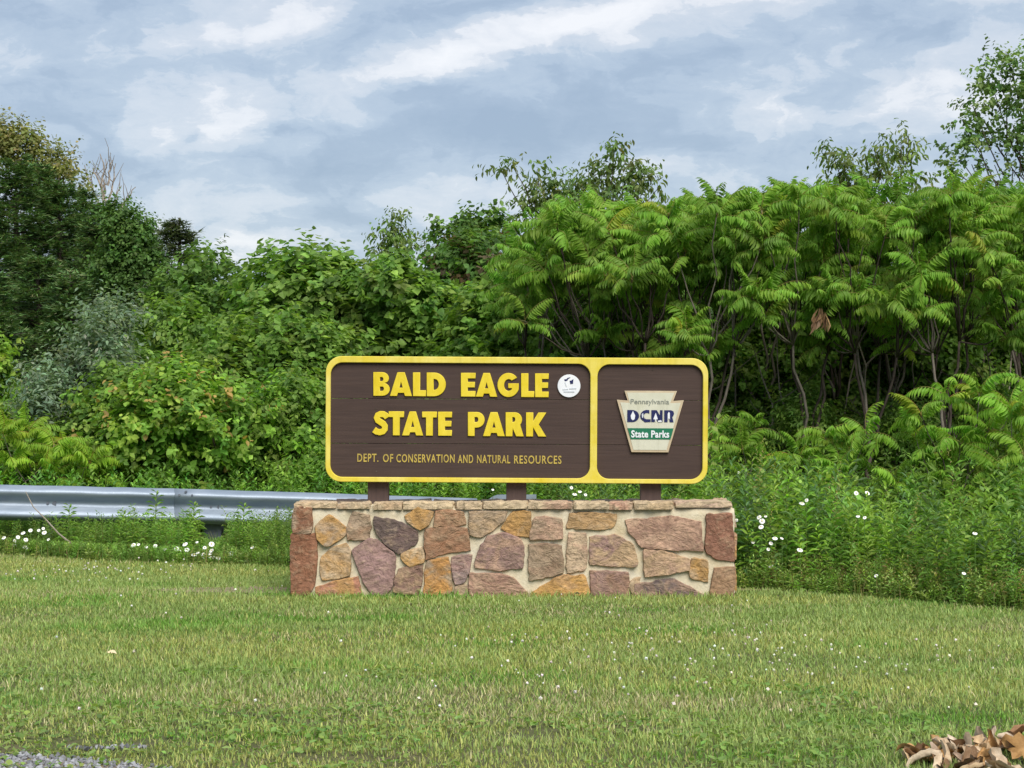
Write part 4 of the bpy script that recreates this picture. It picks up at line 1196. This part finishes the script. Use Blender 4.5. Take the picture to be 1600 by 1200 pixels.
def sumac(px, Y, label, terms, seed, group='staghorn sumacs to the right of the sign', nf=(9, 12), tint=(1, 1, 1), trunk=.024, fork=.45, size=1.0, base_px=None):
    """terms: world points where leaf rosettes sit"""
    r = np.random.default_rng(seed + 700)
    bx = PX(base_px if base_px is not None else px, Y)
    root = thing('sumac_tree', (bx, Y, 0), label, 'sumac', group)
    terms = np.asarray(terms, float); zc = terms[:, 2].min()
    f0 = np.array([bx + r.normal() * .05, Y + r.normal() * .05, max(.12, zc * fork * r.uniform(.55, 1.1))])
    s = Soup(); s.tube(curve_pts((bx, Y, -.05), f0, 6, 0, .03, r), np.linspace(trunk, trunk * .75, 6), 7); s.build('trunk', M_BARK if seed % 2 else M_BARKD, root, smooth=True)
    # group terminals by azimuth into limbs
    k_ = max(1, min(4, len(terms) // 2)); az = np.arctan2(terms[:, 1] - f0[1], terms[:, 0] - f0[0]); order = np.argsort(az)
    for grp in np.array_split(order, k_):
        if len(grp) == 0: continue
        cen = terms[grp].mean(0); f1 = f0 + (cen - f0) * r.uniform(.45, .6); f1[2] = f0[2] + (cen[2] - f0[2]) * .55
        s = Soup(); s.tube(curve_pts(f0, f1, 6, -.03, .018, r), np.linspace(trunk * .7, trunk * .48, 6), 6)
        for g in grp:
            m0 = f1 + (terms[g] - f1) * r.uniform(0, .35) * 0
            s.tube(curve_pts(m0, terms[g], 6, -.06, .02, r), np.linspace(trunk * .42, trunk * .22, 6), 5)
        s.build('branch', M_BARK if r.random() < .5 else M_BARKD, root, smooth=True)
    for T_ in terms:
        nfr = r.integers(nf[0], nf[1] + 1); a0 = r.uniform(0, 6.28); tn = r.uniform(.85, 1.18)
        for q in range(nfr):
            me = FR[r.integers(len(FR))]; lay = q / nfr
            o = link('frond', me, root, (T_[0] - bx, T_[1] - Y, T_[2] - .05 * lay + r.normal() * .015),
                     (r.normal() * .3, -r.uniform(-.2, 1.15) + .55 * lay, a0 + q * 2.4 + r.normal() * .25), (size * r.uniform(.62, .98),) * 3)
            g = tn * r.uniform(.82, 1.18)
            yl_ = r.uniform(1.0, 1.5) if r.random() < .12 else 1.0
            o.color = (tint[0] * g * yl_ * r.uniform(.92, 1.1), tint[1] * g, tint[2] * g, 1)
    return root

topx = [780, 830, 880, 950, 1010, 1060, 1110, 1180, 1250, 1310, 1380, 1440, 1480, 1540, 1600, 1750]
topy = [395, 345, 318, 300, 300, 318, 296, 290, 285, 276, 290, 302, 288, 282, 280, 285]
def canopy_terms(px, Y, half, n, seed, depth=.9, lowrow=None):
    r = np.random.default_rng(seed + 50); out = []
    tries = 0
    while len(out) < n and tries < 4000:
        tries += 1
        q = px + r.uniform(-half, half); yy = Y + r.uniform(-.75, .75)
        ztop = PZ(np.interp(q, topx, topy), Y) - .16
        edge = abs(q - px) / half
        z = ztop - .25 * edge ** 2 - depth * r.random() ** 1.3 * (.6 + .4 * edge)
        p = np.array([PX(q, yy), yy, z])
        if all(np.linalg.norm(p - o) > .21 for o in out): out.append(p)
    return out
SU = [  # px, Y, half, n, tag
 (905, 18.4, 95, 15, 'sumac at the left end of the stand, leaning out over the sign board'),
 (1025, 18.0, 90, 15, 'spreading sumac above the right part of the sign board'),
 (1140, 17.8, 90, 16, 'sumac with forked grey trunk just right of the sign board'),
 (1255, 17.9, 90, 16, 'sumac with a hanging brown leaf cluster in its crown'),
 (1370, 17.7, 90, 16, 'sumac with crooked branches left of the low sumac thicket'),
 (1480, 17.5, 90, 16, 'sumac standing over the low sumac thicket at the right'),
 (1590, 17.6, 95, 16, 'sumac at the right edge of the frame'),
]
for i, (px, Y, hf, n, lab) in enumerate(SU):
    tm = canopy_terms(px, Y, hf + 6, 25, i, 1.15 if i < 3 else 1.35)
    sumac(px, Y, lab, tm, i, tint=(1.1, 1.08, 1.0), base_px=px + (70 if i == 0 else random.uniform(-35, 35)))
for i in range(10):
    px = 860 + i * 88; Y = 19.4 + (i % 2) * .6
    sumac(px, Y, 'sumac in the rear row, seen only as green fronds between the front crowns', canopy_terms(px, Y, 85, 18, 30 + i, .8), 40 + i,
          group='rear row of sumacs', tint=(.95, 1.0, .95), base_px=px + random.uniform(-40, 40))
# low sumacs
low = [
 (1145, 16.9, [(1110, 672), (1160, 690), (1180, 655), (1130, 710), (1195, 700)], 'young sumac sprouting directly right of the sign board'),
 (1300, 16.6, [(1250, 700), (1290, 668), (1330, 690), (1355, 665), (1310, 715)], 'young sumac in the gap between the trunks right of the sign'),
 (1490, 15.6, [(1440, 640), (1480, 610), (1530, 605), (1450, 700), (1500, 680), (1545, 660), (1580, 625), (1430, 665), (1520, 725), (1470, 735)], 'bushy young sumac with bright fronds in the right thicket'),
 (1600, 15.2, [(1580, 640), (1620, 600), (1600, 700), (1560, 720), (1640, 660), (1590, 755), (1550, 770)], 'young sumac bush cut by the right edge of the frame'),
 (1425, 15.8, [(1400, 745), (1440, 760), (1470, 780)], 'small sumac shoot low in front of the bright sumac bush'),
]
for i, (px, Y, tp, lab) in enumerate(low):
    sumac(px, Y, lab, [tuple(P(a, b + 10, Y + random.uniform(-.25, .25))) for a, b in tp], 80 + i, group='young sumacs among the weeds', tint=(1.12, 1.12, .9), trunk=.014, fork=.25, nf=(7, 10), size=.85)
leftlow = [
 (40, 17.9, [(5, 675), (45, 665), (85, 690), (20, 715), (60, 720)], 'young yellow green sumac at the left edge behind the guardrail'),
 (105, 18.0, [(110, 700), (140, 715), (85, 735)], 'small young sumac behind the guardrail left of the red tipped bush'),
 (175, 18.1, [(160, 730), (200, 735)], 'smallest young sumac just above the guardrail'),
]
for i, (px, Y, tp, lab) in enumerate(leftlow):
    sumac(px, Y, lab, [tuple(P(a, b + 5, Y + random.uniform(-.2, .2))) for a, b in tp], 95 + i, group='young sumacs behind the guardrail', tint=(1.45, 1.3, .9), trunk=.014, fork=.25, nf=(8, 11), size=.85)

# hanging brown dead leaf cluster
p = P(1285, 488, 17.1); root = thing('dead_leaf_cluster', tuple(p), 'hanging cluster of withered brown leaves in the sumac branches', 'dead leaves')
for q in range(11):
    s = Soup(); Vv = np.array(T_NARROW[0]) * [random.uniform(.14, .26), .11, .25]
    s.add(Vv, T_NARROW[1]); o = s.build('leaf', M_DRY, None); o.parent = root; o.location = (random.uniform(-.04, .04), random.uniform(-.03, .03), random.uniform(-.02, .05))
    o.rotation_euler = (random.uniform(-.5, .5), random.uniform(1.0, 1.8), random.uniform(0, 6.28)); o.color = random.choice([(.20, .12, .06, 1), (.15, .09, .05, 1), (.26, .17, .08, 1)])

# bare thin undergrowth poles between the trunks
for i in range(26):
    r = np.random.default_rng(i + 2000); px = 930 + r.uniform(0, 680); Y = r.uniform(18.3, 20.5)
    H = PZ(r.uniform(420, 560), Y); x = PX(px, Y)
    root = thing('sapling', (x, Y, 0), 'thin bare sapling stem in the shade under the sumac crowns', 'sapling', 'bare saplings under the sumac crowns')
    s = Soup(); tp = np.array([x + r.normal() * .5, Y + r.normal() * .2, H]); pts = curve_pts((x, Y, -.03), tp, 8, 0, .025, r)
    s.tube(pts, np.linspace(.016, .006, 8), 5)
    s.build('stem', M_BARK if i % 3 else M_BARKP, root)
    s = Soup()
    for q in range(3):
        a = pts[3 + q]; s.tube(curve_pts(a, a + np.array([r.normal() * .35, r.normal() * .2, r.uniform(.25, .6)]), 5, 0, .05, r), np.linspace(.008, .003, 5), 4)
    s.build('twigs', M_BARKD if i % 2 else M_BARK, root)

# ------------------------------------------------------------------ shrubs
DK = [(.048, .090, .026), (.066, .118, .032), (.088, .145, .040)]
MD = [(.064, .115, .028), (.092, .155, .036), (.122, .185, .046)]
BR = [(.085, .160, .030), (.12, .20, .036), (.15, .225, .045)]
SV = [(.105, .145, .115), (.145, .185, .15), (.075, .11, .08)]
# understory that closes the view behind the sumac trunks
for i, px in enumerate((930, 1060, 1190, 1320, 1450, 1590)):
    bush('understory_shrub', ('dark leafy shrub behind the sumac trunks, ' + ['above the middle of the sign board', 'above the emblem panel', 'just right of the sign board', 'under the hanging brown leaves', 'left of the bright low sumacs', 'at the right edge'][i]),
         'shrub', px, [440, 455, 465, 460, 455, 450][i], 20.1 + (i % 2) * .5, 100, MD + [(.12, .19, .05)], 15000, .085, T_OV, seed=20 + i, group='dark shrubs behind the sumac trunks', n=14, Yd=.9)
for i, px in enumerate((1090, 1250, 1400, 1560)):
    bush('low_shrub', ['low leafy bush at the edge of the weeds right of the sign board', 'low leafy bush below the sumac trunks', 'low leafy bush beside the young sumacs', 'low leafy bush in the right thicket'][i], 'shrub',
         px, [625, 615, 620, 600][i], 18.3, 85, MD, 4200, .07, T_NARROW, seed=30 + i, group='low bushes at the foot of the sumacs', n=12, Yd=.6)
# middle and left masses
bush('shrub', 'dark broad leaved shrub behind the middle of the sign', 'shrub', 800, 432, 21.0, 120, MD, 15000, .10, T_HEART, seed=1, n=22, Yd=1.0)
bush('shrub', 'dark green tree with maroon shaded inner twigs above the sign centre', 'tree', 745, 352, 23.0, 95, DK + [(.07, .05, .035)], 12000, .095, T_OV, seed=2, n=20, w=[.35, .3, .2, .15], Yd=1.1)
bush('shrub', 'round leaved shrub above the left part of the sign board', 'shrub', 625, 392, 22.0, 120, MD, 14000, .105, T_HEART, seed=3, n=22, Yd=1.1)
bush('tree', 'tall shrubby tree with knobbly leafy shoots against the sky left of centre', 'tree', 490, 368, 23.0, 135, MD + [(.12, .19, .05)], 16000, .115, T_HEART, seed=4, n=24, tlen=.4, up=.8, Yd=1.2)
bush('shrub', 'dark tree between the pines and the knobbly topped tree', 'tree', 330, 380, 24.0, 110, DK + MD[:1], 13000, .095, T_OV, seed=5, n=20, Yd=1.2)
bush('shrub', 'dense green shrub left of the sign above the red tipped bush', 'shrub', 430, 480, 20.4, 140, MD, 15000, .10, T_OV, seed=6, n=22, Yd=1.0)
bush('shrub', 'leafy shrub above the silver bushes at the left', 'shrub', 275, 470, 21.5, 90, MD, 11000, .09, T_OV, seed=7, n=18, Yd=1.0)
bush('shrub', 'red tipped green bush left of the sign above the guardrail', 'shrub', 300, 562, 18.6, 150, BR + MD[1:2], 15000, .085, T_OV, seed=8, n=22, tip=((.22, .15, .06), .16), Yd=.8)
bush('shrub', 'bright green bush touching the left edge of the sign board', 'shrub', 455, 590, 18.9, 95, MD + BR[:2], 9000, .08, T_OV, seed=9, n=18, Yd=.7)
bush('shrub', 'green bush between the silver bushes and the red tipped bush', 'shrub', 200, 570, 19.2, 70, MD, 8000, .08, T_OV, seed=10, n=16, Yd=.8)
bush('silver_shrub', 'tall silver green shrub at the foot of the pines', 'shrub', 163, 448, 19.8, 48, SV, 8000, .085, T_NARROW, seed=11, n=14, up=1.1, tlen=.45, Yd=.7, group='silver leaved shrubs')
bush('silver_shrub', 'lower rounded silver green shrub near the left edge', 'shrub', 88, 566, 19.3, 56, SV, 8000, .08, T_NARROW, seed=12, n=14, up=.9, tlen=.35, Yd=.7, group='silver leaved shrubs')
bush('shrub', 'yellow green leafy tree cut by the left edge of the frame', 'tree', -25, 520, 22, 45, BR, 4500, .09, T_OV, seed=13, n=12)
bush('shrub', 'low bush left of the red tipped bush behind the young sumacs', 'shrub', 60, 655, 18.8, 110, MD, 8000, .08, T_OV, seed=14, n=14, Yd=.6)
bush('shrub', 'low green bush hidden behind the lower half of the sign board', 'shrub', 680, 600, 19.5, 190, MD, 9000, .085, T_OV, seed=15, n=20, Yd=.6)
bush('shrub', 'low green bush behind the right half of the sign board', 'shrub', 980, 600, 19.6, 150, DK, 8000, .085, T_OV, seed=16, n=18, Yd=.6)
bush('shrub', 'fresh green bush growing just above the guardrail beside the wall', 'shrub', 500, 700, 18.2, 90, BR[:2] + MD[1:], 5000, .07, T_NARROW, seed=17, n=14, Yd=.5)

# wispy tree tops against the sky
WSP = [(.075, .115, .045), (.10, .14, .05), (.085, .13, .04), (.10, .12, .05)]
bush('wispy_tree', 'wispy tree with drooping leaf sprays rising over the left sumacs', 'tree', 930, 230, 25, 0, WSP, 2300, .115, T_NARROW, seed=50, tlen=.32, nl=6, droop=.9, up=.2, trunk_px=915, shell=(.1, 1),
     blobs=[(960, 240, 13), (975, 262, 18), (940, 270, 20), (915, 285, 18), (1005, 275, 16), (985, 292, 22), (870, 292, 18), (840, 268, 12), (800, 262, 11), (780, 262, 9), (835, 305, 20), (860, 322, 24), (820, 335, 12), (1030, 295, 10), (900, 310, 24), (940, 310, 24), (815, 315, 8)])
bush('wispy_tree', 'wispy tree top above the right sumacs left of the tall tree', 'tree', 1370, 210, 26, 0, WSP, 1100, .115, T_NARROW, seed=51, tlen=.32, nl=6, droop=.9, up=.2, shell=(.1, 1),
     blobs=[(1300, 242, 12), (1318, 258, 17), (1330, 275, 20), (1385, 235, 16), (1408, 228, 14), (1420, 212, 9), (1365, 240, 13), (1380, 262, 9), (1425, 240, 10), (1385, 278, 14), (1425, 275, 12), (1350, 282, 16)])
bush('wispy_tree', 'small wispy tree tip left of the sign centre against the sky', 'tree', 615, 350, 25, 0, [(.10, .14, .055), (.09, .14, .04)], 750, .10, T_NARROW, seed=52, tlen=.26, nl=5, droop=.8, up=.4, shell=(.1, 1),
     blobs=[(628, 342, 10), (612, 358, 11), (600, 372, 13), (630, 370, 9), (618, 388, 18), (645, 380, 7), (598, 395, 16)])
bush('wispy_tree', 'dark twiggy tree tip above the sumacs left of the sign centre', 'tree', 740, 335, 24, 0, DK, 1100, .10, T_OV, seed=53, tlen=.26, nl=7, droop=.4, up=.5, shell=(.2, 1),
     blobs=[(690, 362, 12), (705, 375, 14), (735, 348, 12), (725, 362, 14), (765, 340, 11), (775, 355, 14), (750, 372, 20), (790, 362, 14)])
bush('tall_tree', 'tall tree with clumped crown at the top right corner', 'tree', 1640, 80, 38, 0, [(.060, .105, .040), (.088, .145, .05), (.115, .165, .065)], 5200, .12, T_OV, seed=54, tlen=.40, nl=8, droop=.5, up=.3, trunk_px=1660, shell=(.25, 1),
     blobs=[(1572, 88, 18), (1545, 112, 26), (1580, 125, 34), (1615, 115, 40), (1555, 145, 26), (1600, 165, 38), (1520, 172, 24), (1505, 192, 20), (1540, 195, 28), (1580, 205, 32), (1620, 215, 40), (1515, 215, 20), (1560, 232, 20),
            (1497, 252, 24), (1480, 268, 16), (1520, 262, 20), (1555, 262, 16), (1590, 250, 16), (1640, 250, 40), (1680, 150, 50), (1700, 210, 60), (1650, 80, 30)])

# pines and hardwoods far left
def pine(px, topy, Y, label, seed, cols, wide=.30, dark=1.0, group='pines on the left', tier=1.0, base=.8):
    r = np.random.default_rng(seed + 400); H = PZ(topy, Y); x = PX(px, Y)
    root = thing('pine_tree', (x, Y, 0), label, 'pine', group)
    s = Soup(); s.tube(curve_pts((x, Y, -.1), (x, Y, H), 9, 0, .002, r), np.linspace(.17, .02, 9), 7); s.build('trunk', M_BARKD, root)
    bs = Soup(); fs = Soup(); PP, DD, UU, SS, CC = [], [], [], [], []
    z = base
    while z < H - .1:
        f = (H - z) / H; Lb = H * wide * (f ** .75) + .10; nb_ = r.integers(8, 11)
        for q in range(nb_):
            az = r.uniform(0, 6.283); l = Lb * r.uniform(.6, 1.15)
            dr = np.array([math.cos(az), math.sin(az), 0.0]); rise = r.uniform(-.04, .12) + .35 * (1 - f) ** 3
            a = np.array([x, Y, z + r.normal() * .10]); b = a + dr * l + np.array([0, 0, rise * l])
            pts = curve_pts(a, b, 5, -.03 * l, .02, r); bs.tube(pts, np.linspace(.03, .006, 5) * (.4 + f), 4, cap=False)
            nt = int(14 + l * 18)
            tq = r.uniform(.22, 1.03, nt); sidev = np.array([-dr[1], dr[0], 0])
            c_ = a[None] + (b - a)[None] * tq[:, None] + sidev[None] * (r.normal(size=nt) * .22 * l * (1.05 - tq) + r.normal(size=nt) * .14)[:, None] + np.array([0, 0, 1.0])[None] * (r.normal(size=nt) * .06 - .03)[:, None]
            kk = 10
            for j in range(kk):
                dd = dr[None] * .7 + sidev[None] * r.normal(size=(nt, 1)) * .9 + np.array([0, 0, 1.0])[None] * (r.normal(size=(nt, 1)) * .22 + .12)
                PP.append(c_); DD.append(dd); UU.append(np.tile([0, 0, 1.0], (nt, 1)) + .3 * r.normal(size=(nt, 3))); SS.append(r.uniform(.10, .22, nt)); CC.append(palette(cols, nt, .15, r) * dark)
        z += r.uniform(.36, .52) * (.5 + .5 * f) * tier
    PP, DD, UU, SS, CC = (np.concatenate(q) for q in (PP, DD, UU, SS, CC))
    TN = (np.array([(0, -.10, 0), (1, 0, 0), (0, .10, 0)], float), [(0, 1, 2)])
    fs.batch(TN[0], TN[1], PP, frames(DD, UU), SS, CC)
    bs.build('branches', M_BARKD, root); fs.build('foliage', M_NEEDLE, root, kind='stuff')
PC = [(.056, .105, .045), (.072, .128, .050), (.092, .110, .058), (.048, .090, .040)]
PC2 = [(.055, .085, .028), (.075, .10, .034), (.04, .07, .024)]
pine(-60, 215, 50, 'pine at the far left edge of the frame', 1, PC, .36)
pine(25, 250, 47, 'broad olive brown pine, nearest of the left pines', 2, PC, .36)
pine(92, 278, 48, 'pine in the middle of the left group', 3, PC, .34)
pine(160, 322, 46, 'pine with brown shaded lower branches beside the silver shrub', 4, PC, .34)
pine(228, 352, 45, 'shortest full pine at the right side of the pine group', 5, PC2, .34)
pine(280, 340, 42, 'sparse dark pine with tiered branches standing apart against the sky', 6, [(.060, .085, .055), (.08, .095, .06)], .30, tier=1.35)
pine(-10, 420, 40, 'lower pine in front at the left edge', 7, PC, .36)
pine(110, 430, 41, 'lower pine filling the gap behind the silver shrub', 8, PC, .36)
pine(60, 262, 52, 'slender pine showing between the two broad left pines', 9, PC, .36)
pine(130, 305, 51, 'pine half hidden behind the pine with brown lower branches', 10, PC, .36)
pine(196, 345, 49, 'small pine in the gap at the right of the pine group', 11, PC2, .36)
pine(60, 400, 43, 'dark lower pine under the slender one', 12, PC, .40)
bush('tree', 'olive topped hardwood rising above the pines at the far left', 'tree', 40, 200, 56, 0, [(.13, .135, .055), (.17, .16, .075), (.10, .115, .045)], 6500, .13, T_OV, seed=60, tlen=.6, nl=7, trunk_px=30, shell=(.2, 1),
     blobs=[(8, 212, 24), (35, 228, 28), (-20, 225, 34), (60, 248, 20), (85, 262, 16), (100, 270, 14), (120, 290, 13), (105, 245, 9), (88, 238, 9), (55, 222, 8), (75, 270, 18), (10, 240, 26), (112, 262, 8)])
bush('tree', 'fresh green hardwood between the pines and the sparse dark pine', 'tree', 205, 330, 44, 0, [(.050, .095, .030), (.065, .115, .036)], 12000, .115, T_OV, seed=61, tlen=.5, nl=7, trunk_px=205, shell=(.3, 1),
     blobs=[(190, 342, 15), (212, 360, 18), (185, 378, 18), (228, 385, 16), (205, 405, 24), (240, 418, 15), (190, 450, 22), (172, 332, 10), (225, 450, 22), (160, 420, 14), (215, 490, 24)])
# bare dead tree
root = thing('dead_tree', (PX(168, 58), 58, 0), 'leafless grey dead tree behind the left pines', 'tree')
s = Soup(); r = np.random.default_rng(5)
s.tube(curve_pts((PX(168, 58), 58, -.1), tuple(P(165, 330, 58)), 8, 0, .01, r), np.linspace(.12, .07, 8), 6); s.build('trunk', M_BARKP, root)
for (x0, y0, x1, y1) in ((160, 330, 132, 258), (162, 320, 156, 240), (166, 330, 165, 248), (170, 320, 181, 255), (172, 330, 190, 290), (185, 330, 212, 292), (160, 300, 145, 262), (168, 290, 176, 250)):
    s = Soup(); s.tube(curve_pts(tuple(P(x0, y0, 58)), tuple(P(x1, y1, 58)), 7, 0, .03, r), np.linspace(.045, .012, 7), 4)
    for q in range(3):
        f = r.uniform(.3, .8); a = P(x0 + (x1 - x0) * f, y0 + (y1 - y0) * f, 58)
        s.tube(curve_pts(tuple(a), (a.x + r.normal() * .3, 58 + r.normal() * .2, a.z + r.uniform(.4, .9)), 4, 0, .03, r), np.linspace(.018, .006, 4), 3)
    s.build('branch', M_BARKP, root)
# closing wood farther off
bk = [(-150, 610), (60, 615), (260, 500), (430, 430), (600, 440), (770, 420), (940, 400), (1110, 380), (1290, 370), (1470, 370), (1650, 350)]
for i, (px, ty) in enumerate(bk):
    bush('background_tree', 'dense green tree of the wood behind everything, ' + ['beyond the left frame edge', 'behind the silver shrubs', 'behind the sparse pine', 'behind the knobbly topped tree', 'behind the left half of the sign', 'behind the sign centre',
         'behind the left sumacs', 'behind the emblem panel', 'behind the hanging brown leaves', 'behind the bright low sumacs', 'beyond the right frame edge'][i], 'tree', px, ty, 33 + (i % 3) * 1.5, 130, DK, 8000, .17, T_OV, seed=200 + i,
         group='wood in the background', n=14, tlen=.4, Yd=1.8)

# ------------------------------------------------------------------ heap of dry leaves at the near right
heap = thing('dry_leaf_heap', (PX(1570, 7.25), 7.25, 0), 'heap of curled brown dead leaves in the near right corner', 'leaf heap')
def dry_leaf(seed):
    r = np.random.default_rng(seed); nx, ny = 9, 5; s = Soup(); V = []
    cu_, tw = r.uniform(.2, 1.5), r.normal() * .8
    for i in range(nx):
        t = i / (nx - 1); wd_ = .046 * math.sin(math.pi * (.06 + .9 * t)) ** .9 * r.uniform(.62, 1.3)
        for j in range(ny):
            u = (j / (ny - 1) - .5) * 2
            x = (t - .5) * .14; y = u * wd_; z = .05 * cu_ * (u * u) * .45 + .03 * math.sin(t * 3.0 + tw) + r.normal() * .005
            V.append((x, y * (1 - .25 * abs(u) * cu_ / 2), z + y * tw * (t - .5)))
    s.add(V, [(i * ny + j, (i + 1) * ny + j, (i + 1) * ny + j + 1, i * ny + j + 1) for i in range(nx - 1) for j in range(ny - 1)])
    return s.mesh('dry_leaf', M_DRY, smooth=True)
DL = [dry_leaf(i) for i in range(7)]
dlc = [(.60, .48, .34), (.56, .42, .26), (.42, .25, .10), (.28, .16, .08), (.62, .52, .40), (.44, .34, .26), (.22, .14, .08)]
for i in range(110):
    r = np.random.default_rng(i + 4000)
    a = r.uniform(0, 6.283); q = math.sqrt(r.random()); ox = math.cos(a) * q * .50 + .10; oy = math.sin(a) * q * .30 - .12
    hz = .07 * math.exp(-((ox - .16) / .27) ** 2 - ((oy + .05) / .26) ** 2)
    o = link('dry_leaf', DL[r.integers(7)], heap, (ox, oy, .012 + hz * r.uniform(.55, 1.0)), (r.normal() * .75, r.normal() * .75, r.uniform(0, 6.28)), (r.uniform(.7, 1.3), r.uniform(.55, 1.1), 1))
    cx_ = dlc[r.integers(7)]; o.color = (*cx_, 1)
for i, (px, py) in enumerate(((175, 1032), (640, 954), (903, 937))):
    Y = GY(py); root = thing('fallen_leaf', (PX(px, Y), Y, .035), ['pale dry leaf lying alone in the left lawn', 'small pale leaf on the lawn left of the wall front', 'pale leaf on the lawn at the foot of the wall'][i], 'leaf')
    o = link('blade', DL[i], root, (0, 0, 0), (.5, .2, i * 1.3), (.34,) * 3); o.color = (.7, .62, .42, 1)

# ------------------------------------------------------------------ labels of look-alikes, by their order from the left
ORD = ['leftmost', 'second', 'third', 'fourth', 'fifth', 'sixth', 'seventh', 'eighth', 'ninth', 'tenth', 'eleventh', 'twelfth', 'thirteenth', 'fourteenth', 'fifteenth', 'sixteenth',
       'seventeenth', 'eighteenth', 'nineteenth', 'twentieth', 'twenty first', 'twenty second', 'twenty third', 'twenty fourth', 'twenty fifth', 'twenty sixth', 'twenty seventh']
def relabel(group, text):
    os_ = sorted([o for o in bpy.data.objects if o.get('group') == group and o.get('category')], key=lambda o: o.location.x / o.location.y)
    for i, o in enumerate(os_):
        o['label'] = text % (('leftmost' if i == 0 else ORD[min(i, 26)] + ' from the left'))
relabel('rear row of sumacs', 'rear row sumac showing between the front crowns, %s')
relabel('bare saplings under the sumac crowns', 'thin bare sapling stem in the shade under the sumac crowns, %s')
relabel('daisies around the guardrail post', 'white daisy near the guardrail post beside the wall, %s')
relabel('white flowers in the weeds close to the wall', 'white wildflower in the weeds right beside the stone wall, %s')
relabel('daisies below the left part of the guardrail', 'white daisy under the far left part of the guardrail, %s')
relabel('white flowers in the right hand weed bank', 'white wildflower in the weed bank below the sumacs, %s')
relabel('white flowers behind the sign posts', 'small white wildflower seen under the sign board, %s')
